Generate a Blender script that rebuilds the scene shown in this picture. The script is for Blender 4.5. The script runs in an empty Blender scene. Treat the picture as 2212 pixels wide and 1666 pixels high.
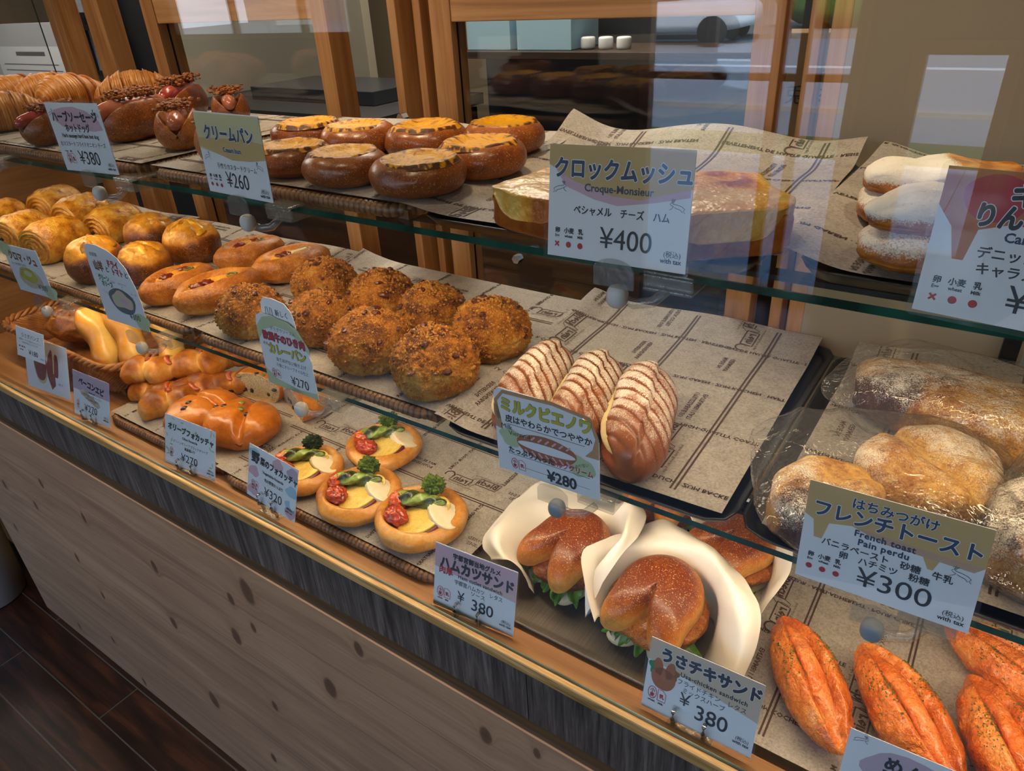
import bpy, math, random
import numpy as np
from mathutils import Matrix, Vector

S = bpy.context.scene
COL = S.collection

# ------------------------------------------------------------------ camera
CAM_POS = (0.0, -0.396, 1.45)
R = ((0.82425467, 0.24295812, -0.51144462), (0.56387951, -0.43424637, 0.70247418), (-0.05142116, -0.86741077, -0.49492871))
cam = bpy.data.cameras.new('camera')
cam.sensor_fit = 'HORIZONTAL'
cam.sensor_width = 36.0
cam.lens = 1540.0 / 2212.0 * 36.0
cam.clip_start = 0.02
cam.clip_end = 200.0
camo = bpy.data.objects.new('camera', cam)
COL.objects.link(camo)
camo.matrix_world = Matrix(((R[0][0], -R[0][1], -R[0][2], CAM_POS[0]),
                            (R[1][0], -R[1][1], -R[1][2], CAM_POS[1]),
                            (R[2][0], -R[2][1], -R[2][2], CAM_POS[2]), (0, 0, 0, 1)))
S.camera = camo

# ------------------------------------------------------------------ world, exposure
S.view_settings.view_transform = 'Standard'
S.view_settings.look = 'None'
S.view_settings.gamma = 1.0
S.view_settings.exposure = 0.0
S.view_settings.use_curve_mapping = False
S.cycles.max_bounces = 10
S.cycles.diffuse_bounces = 3
S.cycles.glossy_bounces = 3
S.cycles.transmission_bounces = 2
S.cycles.transparent_max_bounces = 20
S.cycles.caustics_reflective = False
S.cycles.caustics_refractive = False
S.cycles.sample_clamp_indirect = 4.0
S.cycles.use_denoising = True

w = bpy.data.worlds.new('sky')
S.world = w
w.use_nodes = True
nt = w.node_tree
bg = nt.nodes['Background']
tc = nt.nodes.new('ShaderNodeTexCoord')
sp = nt.nodes.new('ShaderNodeSeparateXYZ')
nt.links.new(tc.outputs['Generated'], sp.inputs[0])
rp = nt.nodes.new('ShaderNodeValToRGB')
rp.color_ramp.elements[0].position = 0.0
rp.color_ramp.elements[0].color = (0.72, 0.82, 0.95, 1)
rp.color_ramp.elements[1].position = 0.6
rp.color_ramp.elements[1].color = (0.33, 0.55, 0.95, 1)
nt.links.new(sp.outputs['Z'], rp.inputs[0])
nt.links.new(rp.outputs[0], bg.inputs['Color'])
bg.inputs['Strength'].default_value = 5.5

def area(name, loc, size, power, color, rot=(0, 0, 0), sy=None, spread=180):
    l = bpy.data.lights.new(name, 'AREA')
    l.energy = power
    l.color = color
    l.shape = 'RECTANGLE' if sy else 'SQUARE'
    l.size = size
    if sy: l.size_y = sy
    l.spread = math.radians(spread)
    o = bpy.data.objects.new(name, l)
    o.location = loc
    o.rotation_euler = rot
    COL.objects.link(o)
    return o
def spot(name, loc, target, power, color, ang=60, blend=0.6, rad=0.04):
    l = bpy.data.lights.new(name, 'SPOT')
    l.energy = power; l.color = color; l.spot_size = math.radians(ang); l.spot_blend = blend; l.shadow_soft_size = rad
    o = bpy.data.objects.new(name, l)
    o.location = loc
    d = Vector(target) - Vector(loc)
    o.rotation_euler = d.to_track_quat('-Z', 'Y').to_euler()
    COL.objects.link(o)
    return o
sun = bpy.data.lights.new('sun', 'SUN'); sun.energy = 15; sun.angle = math.radians(1.5); sun.color = (1.0, 0.96, 0.9)
suno = bpy.data.objects.new('sun', sun); COL.objects.link(suno)
suno.rotation_euler = Vector((-0.35, -1.0, -0.95)).to_track_quat('-Z', 'Y').to_euler()
WARM = (1.0, 0.77, 0.50)
# ceiling downlights over the counter, then unseen fill lamps for the kitchen
spot('ceiling_downlight_a', (-1.3, -0.15, 2.55), (-1.15, 0.2, 1.1), 62, WARM, 64)
spot('ceiling_downlight_b', (-0.5, -0.1, 2.55), (-0.5, 0.2, 1.1), 46, WARM, 64)
spot('ceiling_downlight_c', (0.35, -0.1, 2.55), (0.05, 0.2, 1.1), 22, WARM, 64)
area('kitchen_fill_lamp', (-1.6, 1.7, 2.5), 1.2, 55, (1.0, 0.86, 0.70))
area('kitchen_fill_lamp', (-4.2, 1.0, 2.5), 1.2, 45, (1.0, 0.9, 0.8))  # second fill, added to brighten the dim notice board and partition
# daylight portals at the street openings
def portal(x0, x1, z0, z1):
    o = area('street_portal', ((x0+x1)/2, -2.99, (z0+z1)/2), x1-x0, 1, (1, 1, 1), (math.radians(90), 0, 0), z1-z0)
    o.data.cycles.is_portal = True
OPENINGS = [(-1.62, -0.62, 0.02, 1.52), (-0.45, -0.08, 0.30, 1.16), (-5.4, -3.5, 1.19, 1.52), (-4.0, 2.4, 1.62, 2.58)]  # last one is an unseen high window, added for skylight on the cards
for o_ in OPENINGS: portal(*o_)

# ------------------------------------------------------------------ helpers: noise, meshes
def _h(ix, iy, iz, seed):
    n = (ix*374761393 + iy*668265263 + iz*2147483647 + seed*974634777) & 0xffffffff
    n = ((n ^ (n >> 13))*1274126177) & 0xffffffff
    n = (n ^ (n >> 16)) & 0xffff
    return n/32767.5 - 1.0
def vnoise(P, f=1.0, seed=0):
    Q = np.asarray(P, float)*f + 100.0 + seed*7.31
    I = np.floor(Q).astype(np.int64); T = Q - I; T = T*T*(3-2*T)
    r = 0
    for a in (0, 1):
        wx = T[:, 0] if a else 1-T[:, 0]
        for b in (0, 1):
            wy = T[:, 1] if b else 1-T[:, 1]
            for c in (0, 1):
                wz = T[:, 2] if c else 1-T[:, 2]
                r = r + wx*wy*wz*_h(I[:, 0]+a, I[:, 1]+b, I[:, 2]+c, seed)
    return r
def fbm(P, f=1.0, seed=0, o=3):
    r = 0; a = 1.0; s = 0
    for k in range(o):
        r = r + a*vnoise(P, f, seed+k); s += a; a *= 0.5; f *= 2.03
    return r/s
def sm(a, b, x):
    t = np.clip((x-a)/(b-a), 0, 1)
    return t*t*(3-2*t)
def make(name, V, F, mats, parent=None, mi=None, smooth=True, at=None, mods=None):
    me = bpy.data.meshes.new(name)
    me.from_pydata([tuple(map(float, v)) for v in V], [], [tuple(int(i) for i in f) for f in F])
    if not isinstance(mats, (list, tuple)): mats = [mats]
    for m in mats: me.materials.append(m)
    if mi is not None: me.polygons.foreach_set('material_index', np.asarray(mi, dtype=np.int32))
    if smooth is True: me.polygons.foreach_set('use_smooth', np.ones(len(me.polygons), dtype=bool))
    if at:
        for k, a in at.items():
            d = me.attributes.new(k, 'FLOAT', 'POINT')
            d.data.foreach_set('value', np.asarray(a, dtype=np.float32))
    me.update()
    o = bpy.data.objects.new(name, me)
    COL.objects.link(o)
    if parent: o.parent = parent
    if mods:
        for t, kw in mods:
            m = o.modifiers.new(t.lower(), t)
            for k, v in kw.items(): setattr(m, k, v)
    return o
def grid_shape(nu, nv, fn):
    """closed surface: fn(TH, T) with TH 0..2pi around and T 0..1 from one pole to the other"""
    th = np.linspace(0, 2*np.pi, nu, endpoint=False)
    t = np.linspace(0, 1, nv)
    T, TH = np.meshgrid(t, th, indexing='ij')
    P, at = fn(TH.ravel(), T.ravel())
    P = P.reshape(nv, nu, 3).copy()
    P[0] = P[0].mean(0); P[-1] = P[-1].mean(0)
    V = np.concatenate([P[0, :1], P[1:-1].reshape(-1, 3), P[-1, :1]])
    A = {}
    for k, a in at.items():
        a = a.reshape(nv, nu)
        A[k] = np.concatenate([[a[0].mean()], a[1:-1].ravel(), [a[-1].mean()]])
    F = []
    idx = lambda i, j: 1 + (i-1)*nu + (j % nu)
    last = len(V)-1
    for j in range(nu): F.append((0, idx(1, j+1), idx(1, j)))
    for i in range(1, nv-2):
        for j in range(nu): F.append((idx(i, j), idx(i, j+1), idx(i+1, j+1), idx(i+1, j)))
    for j in range(nu): F.append((idx(nv-2, j), idx(nv-2, j+1), last))
    return V, F, A
def ball(TH, T, e=1.0, ez=1.0):
    ph = (T-0.5)*np.pi
    c = np.abs(np.cos(ph))**ez; s = np.sign(np.sin(ph))*np.abs(np.sin(ph))**ez
    cx = np.sign(np.cos(TH))*np.abs(np.cos(TH))**e; sy = np.sign(np.sin(TH))*np.abs(np.sin(TH))**e
    return np.stack([cx*c, sy*c, s], -1)
def merge(parts):
    V = []; F = []; M = []; A = {}
    n = 0
    for p in parts:
        v, f = p[0], p[1]; mi = p[2] if len(p) > 2 else 0; at = p[3] if len(p) > 3 else {}
        V.append(np.asarray(v, float)); F += [tuple(i+n for i in q) for q in f]; M += [mi]*len(f)
        for k in set(A) | set(at):
            if k not in A: A[k] = [np.zeros(n)] if n else []
            A[k].append(np.asarray(at.get(k, np.zeros(len(v)))))
        n += len(v)
    return np.concatenate(V), F, M, {k: np.concatenate(a) for k, a in A.items()}
def boxg(x0, x1, y0, y1, z0, z1):
    V = [(x0, y0, z0), (x1, y0, z0), (x1, y1, z0), (x0, y1, z0), (x0, y0, z1), (x1, y0, z1), (x1, y1, z1), (x0, y1, z1)]
    F = [(0, 3, 2, 1), (4, 5, 6, 7), (0, 1, 5, 4), (1, 2, 6, 5), (2, 3, 7, 6), (3, 0, 4, 7)]
    return np.array(V, float), F
def box(name, x0, x1, y0, y1, z0, z1, mat, parent=None, bevel=0.0):
    V, F = boxg(x0, x1, y0, y1, z0, z1)
    mods = [('BEVEL', dict(width=bevel, segments=2, limit_method='ANGLE'))] if bevel else None
    return make(name, V, F, mat, parent, smooth=False, mods=mods)
def tube_path(P, r, nang=10, closed=False):
    """tube along points P (n,3), r scalar or per-point"""
    P = np.asarray(P, float); n = len(P)
    r = np.broadcast_to(np.asarray(r, float), (n,))
    if closed: d = np.roll(P, -1, 0) - np.roll(P, 1, 0)
    else: d = np.gradient(P, axis=0)
    d /= np.linalg.norm(d, axis=1)[:, None] + 1e-12
    up = np.tile([0, 0, 1.0], (n, 1))
    bad = np.abs(d[:, 2]) > 0.9
    up[bad] = [0, 1.0, 0]
    a = np.cross(d, up); a /= np.linalg.norm(a, axis=1)[:, None]
    b = np.cross(a, d)
    th = np.linspace(0, 2*np.pi, nang, endpoint=False)
    V = (P[:, None, :] + r[:, None, None]*(np.cos(th)[None, :, None]*a[:, None, :] + np.sin(th)[None, :, None]*b[:, None, :])).reshape(-1, 3)
    F = []
    for i in range(n if closed else n-1):
        i2 = (i+1) % n
        for j in range(nang):
            j2 = (j+1) % nang
            F.append((i*nang+j, i*nang+j2, i2*nang+j2, i2*nang+j))
    if not closed:
        F.append(tuple(range(nang))[::-1]); F.append(tuple((n-1)*nang+j for j in range(nang)))
    return V, F
def empty(name, loc=(0, 0, 0), rz=0.0):
    o = bpy.data.objects.new(name, None)
    o.empty_display_size = 0.02
    o.location = loc; o.rotation_euler = (0, 0, rz)
    COL.objects.link(o)
    return o
def tag(o, label, cat, group=None, kind=None):
    if label: o['label'] = label
    if cat: o['category'] = cat
    if group: o['group'] = group
    if kind: o['kind'] = kind
    return o
def struct(o):
    o['kind'] = 'structure'
    return o
def dup(o, parent=None):
    c = o.copy(); COL.objects.link(c)
    if parent: c.parent = parent
    for ch in list(o.children): dup(ch, c)
    return c
def put(o, x, y, z, yaw=0.0, s=1.0, tilt=(0, 0)):
    o.location = (x, y, z); o.rotation_euler = (math.radians(tilt[0]), math.radians(tilt[1]), math.radians(yaw))
    o.scale = (s, s, s)
    return o

# ------------------------------------------------------------------ materials
def L(h):
    h = h.lstrip('#')
    c = [int(h[i:i+2], 16)/255 for i in (0, 2, 4)]
    return tuple(x/12.92 if x <= 0.04045 else ((x+0.055)/1.055)**2.4 for x in c) + (1.0,)
class N:
    def __init__(s, name):
        s.m = bpy.data.materials.new(name); s.m.use_nodes = True
        s.t = s.m.node_tree; s.b = s.t.nodes['Principled BSDF']; s.out = s.t.nodes['Material Output']
    def n(s, k, **kw):
        q = s.t.nodes.new('ShaderNode'+k)
        for a, b in kw.items(): setattr(q, a, b)
        return q
    def l(s, a, b): s.t.links.new(a, b)
    def val(s, sock, v):
        if isinstance(v, bpy.types.NodeSocket): s.l(v, sock)
        else: sock.default_value = v
    def math(s, op, a, b=None, c=None, clamp=False):
        q = s.n('Math', operation=op); q.use_clamp = clamp
        s.val(q.inputs[0], a)
        if b is not None: s.val(q.inputs[1], b)
        if c is not None: s.val(q.inputs[2], c)
        return q.outputs[0]
    def noise(s, scale, detail=3, rough=0.55, vec=None, dist=0.0):
        q = s.n('TexNoise'); q.inputs['Scale'].default_value = scale; q.inputs['Detail'].default_value = detail
        q.inputs['Roughness'].default_value = rough; q.inputs['Distortion'].default_value = dist
        if vec is not None: s.l(vec, q.inputs['Vector'])
        return q.outputs['Fac']
    def obj(s):
        q = s.n('TexCoord'); return q.outputs['Object']
    def mapping(s, scale=(1, 1, 1), loc=(0, 0, 0), rot=(0, 0, 0), vec=None):
        q = s.n('Mapping'); q.inputs['Scale'].default_value = scale; q.inputs['Location'].default_value = loc; q.inputs['Rotation'].default_value = rot
        s.l(vec if vec is not None else s.obj(), q.inputs['Vector'])
        return q.outputs[0]
    def ramp(s, fac, stops, interp='LINEAR'):
        q = s.n('ValToRGB'); cr = q.color_ramp; cr.interpolation = interp
        while len(cr.elements) < len(stops): cr.elements.new(0.5)
        for e, (p, c) in zip(cr.elements, stops):
            e.position = p; e.color = c if isinstance(c, tuple) else L(c)
        s.l(fac, q.inputs[0])
        return q.outputs[0]
    def mix(s, fac, a, b, mode='MIX'):
        q = s.n('Mix', data_type='RGBA', blend_type=mode)
        s.val(q.inputs[0], fac); s.val(q.inputs[6], a if not isinstance(a, str) else L(a)); s.val(q.inputs[7], b if not isinstance(b, str) else L(b))
        return q.outputs[2]
    def attr(s, name):
        q = s.n('Attribute'); q.attribute_name = name; return q.outputs['Fac']
    def bump(s, h, strength=0.3, dist=0.001, prev=None):
        q = s.n('Bump'); q.inputs['Strength'].default_value = strength; q.inputs['Distance'].default_value = dist
        s.l(h, q.inputs['Height'])
        if prev is not None: s.l(prev, q.inputs['Normal'])
        return q.outputs[0]
    def fin(s, color=None, rough=None, normal=None, spec=None, metal=None, sss=None, coat=None, emit=None, estr=0):
        b = s.b
        if color is not None: s.val(b.inputs['Base Color'], L(color) if isinstance(color, str) else color)
        if rough is not None: s.val(b.inputs['Roughness'], rough)
        if normal is not None: s.l(normal, b.inputs['Normal'])
        if spec is not None: b.inputs['Specular IOR Level'].default_value = spec
        if metal is not None: b.inputs['Metallic'].default_value = metal
        if coat is not None: b.inputs['Coat Weight'].default_value = coat; b.inputs['Coat Roughness'].default_value = 0.2
        if sss: b.inputs['Subsurface Weight'].default_value = sss; b.inputs['Subsurface Radius'].default_value = (0.01, 0.005, 0.002); b.inputs['Subsurface Scale'].default_value = 0.6
        if emit is not None: s.val(b.inputs['Emission Color'], L(emit) if isinstance(emit, str) else emit); b.inputs['Emission Strength'].default_value = estr
        return s.m
_plain = {}
def plain(color, rough=0.6, metal=0.0, spec=0.5):
    k = (color, rough, metal, spec)
    if k not in _plain:
        _plain[k] = N('plain_'+color.strip('#')).fin(color, rough, metal=metal, spec=spec)
    return _plain[k]
def bread_mat(name, dark, mid, pale, rough=0.42, nscale=35, namp=0.55, bscale=260, bstr=0.35, bdist=0.0008, coat=0.0, dust='#f0e6d6', speck=None, crumb='#b9a27c', streak=None):
    g = N(name); o = g.obj()
    bake = g.attr('bake')
    n1 = g.noise(nscale, 4, 0.6, o)
    n2 = g.noise(nscale*6, 3, 0.7, o)
    f = g.math('ADD', bake, g.math('MULTIPLY', g.math('SUBTRACT', n1, 0.5), namp))
    f = g.math('ADD', f, g.math('MULTIPLY', g.math('SUBTRACT', n2, 0.5), namp*0.95), clamp=True)
    col = g.ramp(f, [(0.0, pale), (0.5, mid), (1.0, dark)])
    if speck:
        sp_ = g.ramp(g.noise(650, 1, 0.5, o), [(0.60, (0, 0, 0, 1)), (0.72, (1, 1, 1, 1))])
        col = g.mix(g.math('MULTIPLY', sp_, 0.55), col, speck)
    cr = g.attr('crumb')
    holes = g.ramp(g.noise(330, 3, 0.6, o), [(0.35, (0, 0, 0, 1)), (0.55, (1, 1, 1, 1))])
    col = g.mix(cr, col, g.mix(holes, '#7d6848', crumb))
    du = g.attr('dust')
    dn = g.noise(900, 3, 0.7, o)
    dn2 = g.noise(90, 3, 0.6, o)
    dd = g.math('ADD', g.math('ADD', du, g.math('MULTIPLY', g.math('SUBTRACT', dn, 0.5), 1.5)), g.math('MULTIPLY', g.math('SUBTRACT', dn2, 0.5), 0.8))
    dm = g.math('MULTIPLY', g.math('GREATER_THAN', du, 0.02), g.math('MULTIPLY', g.math('SUBTRACT', dd, 0.28), 2.6, clamp=True))
    col = g.mix(dm, col, dust)
    b1 = g.bump(g.noise(bscale*0.35, 4, 0.65, o), min(1.0, bstr*1.3), bdist*3.0)
    b1 = g.bump(g.noise(bscale, 3, 0.7, o), bstr, bdist*1.6, b1)
    rg = g.math('ADD', g.math('MULTIPLY', dm, 0.4), g.math('ADD', rough, g.math('MULTIPLY', g.math('SUBTRACT', n1, 0.5), 0.25)))
    return g.fin(col, rg, b1, spec=0.45, coat=coat)
M = {}
M['curry'] = bread_mat('crumb_coated_crust', '#5e2604', '#cb7a16', '#f0b95a', 0.62, 60, 0.85, 700, 0.9, 0.0016, speck='#f3c983')
M['cream'] = bread_mat('glossy_bun_crust', '#5a220c', '#a85a1c', '#e0a048', 0.34, 18, 0.6, 300, 0.25, 0.0004, coat=0.25, speck='#e3ac70')
M['custard'] = bread_mat('baked_custard', '#5a2a08', '#da9400', '#eaae02', 0.5, 55, 0.45, 120, 0.5, 0.0014, coat=0.0)
M['croissant'] = bread_mat('laminated_croissant_crust', '#6c2e0a', '#b86c1e', '#e0a656', 0.45, 20, 0.6, 200, 0.4, 0.0008, coat=0.0)
M['pain'] = bread_mat('flaky_yellow_crust', '#7c3c08', '#cc8214', '#eeb846', 0.34, 40, 0.85, 110, 0.9, 0.0018, coat=0.2)
M['goat'] = bread_mat('dark_round_crust', '#4e1e05', '#a25c16', '#eaa42c', 0.40, 26, 0.75, 260, 0.45, 0.0008, coat=0.15, speck='#d99a50')
M['oval'] = bread_mat('golden_oval_crust', '#6c2c06', '#bb6c18', '#eab458', 0.40, 24, 0.8, 380, 0.5, 0.0007, coat=0.1, speck='#e9bd78')
M['milk'] = bread_mat('milk_roll_crust', '#5c2810', '#9b5527', '#d59a58', 0.36, 20, 0.3, 350, 0.2, 0.0004, coat=0.15, dust='#eadfce')
M['toastc'] = bread_mat('sugared_toast_crust', '#4a2006', '#a8641c', '#e6b052', 0.5, 34, 1.2, 300, 1.0, 0.0014, dust='#f2e6d2')
M['hotdog'] = bread_mat('hard_roll_crust', '#4c1e08', '#94501a', '#d08e3e', 0.38, 22, 0.75, 240, 0.35, 0.0006, coat=0.1, speck='#d9a063')
M['epi'] = bread_mat('bacon_twist_crust', '#7c3a0a', '#c47620', '#eab660', 0.44, 24, 0.75, 260, 0.25, 0.0005)
M['foc'] = bread_mat('focaccia_crust', '#8a3e08', '#cb751c', '#ecb458', 0.33, 14, 0.8, 200, 0.3, 0.0008, coat=0.2)
M['veg'] = bread_mat('soft_pale_crust', '#8e440e', '#d68f38', '#f2c880', 0.38, 22, 0.75, 260, 0.25, 0.0006, coat=0.1)
M['bunny'] = bread_mat('soft_bun_crust', '#722f0c', '#c06e20', '#f0b75c', 0.38, 20, 0.45, 500, 0.25, 0.0004, coat=0.1, speck='#f4c98c')
M['pale'] = bread_mat('pale_bread_crumb', '#c9924a', '#e8cf9c', '#f4e6c4', 0.6, 20, 0.4, 300, 0.3, 0.0006)
M['mentai'] = bread_mat('orange_roe_crust', '#8f3404', '#e06a14', '#f59a44', 0.28, 60, 1.0, 220, 0.9, 0.0016, coat=0.5, speck='#ffb070')
M['roe'] = bread_mat('roe_paste', '#c44c0c', '#ee7a2c', '#fb9f58', 0.28, 80, 0.7, 240, 0.9, 0.0016, coat=0.5)
M['rabbit'] = bread_mat('smooth_yellow_crust', '#8a4a10', '#cd8c2a', '#f0c868', 0.35, 14, 0.4, 200, 0.1, 0.0003, coat=0.15)
M['cheese'] = bread_mat('melted_cheese', '#a8560c', '#eba232', '#fbd070', 0.32, 26, 0.8, 70, 0.7, 0.002, coat=0.2)
M['cutlet'] = bread_mat('fried_coating', '#5c2406', '#b06018', '#e29a3c', 0.4, 70, 0.9, 300, 1.0, 0.002, coat=0.3)
M['onionf'] = bread_mat('fried_onion', '#4f2306', '#9a561a', '#d29748', 0.45, 80, 0.9, 300, 0.8, 0.001)
M['sausage'] = bread_mat('sausage_skin', '#6d2c1c', '#ad6146', '#d08a6c', 0.26, 20, 0.4, 120, 0.2, 0.0005, coat=0.4)
M['redsaus'] = bread_mat('red_sausage_skin', '#6a201a', '#a63c34', '#c8645a', 0.26, 20, 0.4, 120, 0.2, 0.0005, coat=0.4)
M['bacon'] = bread_mat('bacon_slice', '#6e1d0c', '#b34a26', '#e09268', 0.3, 40, 0.9, 200, 0.4, 0.0006, coat=0.3)
M['crest'] = bread_mat('golden_cheese_crust', '#7a3c0c', '#d68c18', '#f3c23c', 0.3, 50, 0.8, 140, 0.6, 0.001, coat=0.3)
M['olive'] = plain('#6c6a24', 0.3)
M['blackolive'] = plain('#241d18', 0.3)
M['char'] = bread_mat('charred_crouton', '#220c03', '#5d270a', '#8d4a18', 0.4, 60, 0.7, 300, 0.5, 0.0006, coat=0.3)
M['choc'] = plain('#1d0f0a', 0.4)
M['creamfill'] = bread_mat('milk_cream', '#d9b860', '#f2dd9a', '#faecc0', 0.45, 60, 0.5, 300, 0.4, 0.0008)
M['potato'] = plain('#f2dfa6', 0.5)
M['tomato'] = bread_mat('roasted_tomato', '#7c1a06', '#c04018', '#dc6a26', 0.22, 45, 0.7, 90, 0.5, 0.002, coat=0.7)
M['tomato_o'] = bread_mat('roasted_orange_tomato', '#8c2406', '#d4541a', '#f09030', 0.22, 45, 0.7, 90, 0.5, 0.002, coat=0.7)
M['pepper'] = bread_mat('roasted_green_pepper', '#2c2a08', '#5c7024', '#8fa648', 0.3, 45, 0.9, 120, 0.5, 0.0015, coat=0.4)
M['broccoli'] = bread_mat('broccoli_floret', '#1f2206', '#3d5a10', '#86a02a', 0.6, 120, 1.2, 500, 1.0, 0.002)
M['brocstem'] = plain('#a9b85a', 0.5)
M['eggplant'] = bread_mat('vegetable_slice', '#a8701c', '#e8bf50', '#f6dc84', 0.35, 70, 1.1, 200, 0.4, 0.0008)
M['eggskin'] = plain('#6a2a22', 0.35)
M['onion'] = bread_mat('onion_slice', '#d8b070', '#f2ddb0', '#fbf0d4', 0.35, 30, 0.5, 120, 0.3, 0.0008, coat=0.2)
g = N('lettuce_leaf'); o_ = g.obj()
M['lettuce'] = g.fin(g.ramp(g.noise(60, 3, 0.6, o_), [(0.3, '#2d5a12'), (0.7, '#7fae3a')]), 0.35, g.bump(g.noise(160, 3, 0.5, o_), 0.4, 0.001), sss=0.0)
g = N('dried_herb'); M['herb'] = g.fin('#4f5a14', 0.8)
# wood
def wood(name, c1, c2, c3, axis='X', sc=1.0, rough=0.5, grain=14.0, coat=0.0, bstr=0.15, knots=None):
    g = N(name); o = g.obj()
    st = {'X': (0.6, 9, 9), 'Y': (9, 0.6, 9), 'Z': (9, 9, 0.6)}[axis]
    v = g.mapping(tuple(k*sc for k in st), vec=o)
    n1 = g.noise(2.2, 6, 0.6, v, 1.2)
    st2 = {'X': (1.2, 60, 60), 'Y': (60, 1.2, 60), 'Z': (60, 60, 1.2)}[axis]
    n2 = g.noise(1.0*grain/10, 4, 0.7, g.mapping(tuple(k*sc for k in st2), vec=o))
    f = g.math('ADD', g.math('MULTIPLY', n1, 0.65), g.math('MULTIPLY', n2, 0.35))
    col = g.ramp(f, [(0.32, c1), (0.5, c2), (0.68, c3)])
    return g.fin(col, rough, g.bump(n2, bstr, 0.0006), coat=coat)
M['doorwood'] = wood('honey_door_wood', '#74481f', '#9c6c3c', '#b4885a', 'Z', 1.6, 0.42, coat=0.1)
M['doorwoodX'] = wood('honey_rail_wood', '#84582f', '#a87a4a', '#bb9062', 'X', 1.6, 0.42, coat=0.1)
M['trim'] = wood('worn_trim_wood', '#5e4220', '#a8834c', '#d2b27c', 'X', 3.4, 0.34, coat=0.2, bstr=0.6, grain=22)
M['ledge'] = wood('orange_ledge_wood', '#84542a', '#ae7844', '#c4925e', 'X', 1.2, 0.45)
M['gapwood'] = wood('brown_gap_wood', '#3c2814', '#553a1e', '#6a4a28', 'X', 1.2, 0.6)
M['sidewood'] = wood('side_panel_wood', '#6a4420', '#8f6234', '#a97c4a', 'Y', 1.2, 0.5)
M['darkwood'] = wood('dark_kitchen_wood', '#1c120c', '#2c1d14', '#3c281a', 'X', 1.2, 0.5)
KN = [(-1.345,0.574,9),(-1.106,0.567,10),(-1.441,0.312,8),(-1.721,0.049,8),(-1.121,0.414,10),(-0.864,0.618,9),(-0.807,0.667,17),(-0.823,0.578,7),(-0.890,0.517,13),(-1.077,0.219,15),(-0.654,0.552,15),(-0.838,0.375,9),(-0.564,0.692,9),(-0.910,0.166,9),(-1.513,0.125,8),(-1.499,0.600,8),(-1.493,0.398,9),(-1.432,0.03,8),(-1.838,0.332,8),(-0.357,0.673,10),(-0.284,0.699,6),(-1.6,0.5,8),(-1.75,0.5,9)]
g = N('knotty_pine'); o_ = g.obj()
dist = None; warp = None
for kx, kz, kr in KN:
    v = g.n('Vector'+'Math', operation='SUBTRACT'); g.l(o_, v.inputs[0]); v.inputs[1].default_value = (kx, 0, kz)
    m_ = g.n('Vector'+'Math', operation='MULTIPLY'); g.l(v.outputs[0], m_.inputs[0]); m_.inputs[1].default_value = (1/(kr*0.00075), 0, 1/(kr*0.0013))
    ln = g.n('Vector'+'Math', operation='LENGTH'); g.l(m_.outputs[0], ln.inputs[0])
    dist = ln.outputs['Value'] if dist is None else g.math('MINIMUM', dist, ln.outputs['Value'])
nz = g.noise(18, 3, 0.6, o_)
dist = g.math('ADD', dist, g.math('MULTIPLY', g.math('SUBTRACT', nz, 0.5), 0.9))
halo = g.math('DIVIDE', 1.0, g.math('ADD', 1.0, g.math('MULTIPLY', dist, dist)))
sep = g.n('SeparateXYZ'); g.l(o_, sep.inputs[0])
cmb = g.n('CombineXYZ')
g.l(g.math('MULTIPLY', sep.outputs[0], 0.9), cmb.inputs[0]); g.l(g.math('ADD', g.math('MULTIPLY', sep.outputs[2], 11.0), g.math('MULTIPLY', halo, 0.9)), cmb.inputs[2])
n1 = g.noise(2.0, 6, 0.6, cmb.outputs[0], 0.8)
n2 = g.noise(1.0, 3, 0.7, g.mapping((3, 1, 190), vec=o_))
f = g.math('ADD', g.math('MULTIPLY', n1, 0.7), g.math('MULTIPLY', n2, 0.3))
col = g.ramp(f, [(0.32, '#80604a'), (0.5, '#9e7a5c'), (0.66, '#b28e6c')])
col = g.mix(g.ramp(dist, [(0.8, (0.75, 0.75, 0.75, 1)), (2.6, (0, 0, 0, 1))]) if False else g.math('MULTIPLY', halo, 0.55), col, '#7a4f30')
kc = g.math('SUBTRACT', 1.35, dist, clamp=True)
kc2 = g.math('MULTIPLY', kc, 2.4, clamp=True)
col = g.mix(g.math('MULTIPLY', kc2, 0.7), col, '#452b1c')
pl = g.math('FRACT', g.math('MULTIPLY', sep.outputs[2], 1/0.122))
seam = g.math('LESS_THAN', pl, 0.012)
col = g.mix(g.math('MULTIPLY', seam, 0.6), col, '#4a3526')
M['pine'] = g.fin(col, 0.65, g.bump(n2, 0.15, 0.0005))
g = N('grey_vertical_laminate'); o_ = g.obj()
n1 = g.noise(3.0, 5, 0.65, g.mapping((30, 1, 1.6), vec=o_), 0.7)
n2 = g.noise(6.0, 4, 0.75, g.mapping((60, 1, 3), vec=o_))
f = g.math('ADD', g.math('MULTIPLY', n1, 0.6), g.math('MULTIPLY', n2, 0.4))
sep = g.n('SeparateXYZ'); g.l(o_, sep.inputs[0])
col = g.ramp(f, [(0.36, '#2f2723'), (0.5, '#51463f'), (0.64, '#74675d')])
jm = g.math('LESS_THAN', g.math('FRACT', g.math('MULTIPLY', g.math('ADD', sep.outputs[0], 3.413), 1/0.93)), 0.0014)
col = g.mix(jm, col, '#120e0d')
M['laminate'] = g.fin(col, 0.7, g.bump(n2, 0.3, 0.0005), spec=0.2)
g = N('beige_wall_paint'); M['beige'] = g.fin('#8b7e69', 0.7, g.bump(g.noise(40, 4, 0.6, g.obj()), 0.05, 0.002))
g = N('floor_planks'); o_ = g.obj()
n1 = g.noise(3.0, 5, 0.6, g.mapping((1.2, 14, 1), vec=o_), 0.6)
sep = g.n('SeparateXYZ'); g.l(o_, sep.inputs[0])
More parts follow.
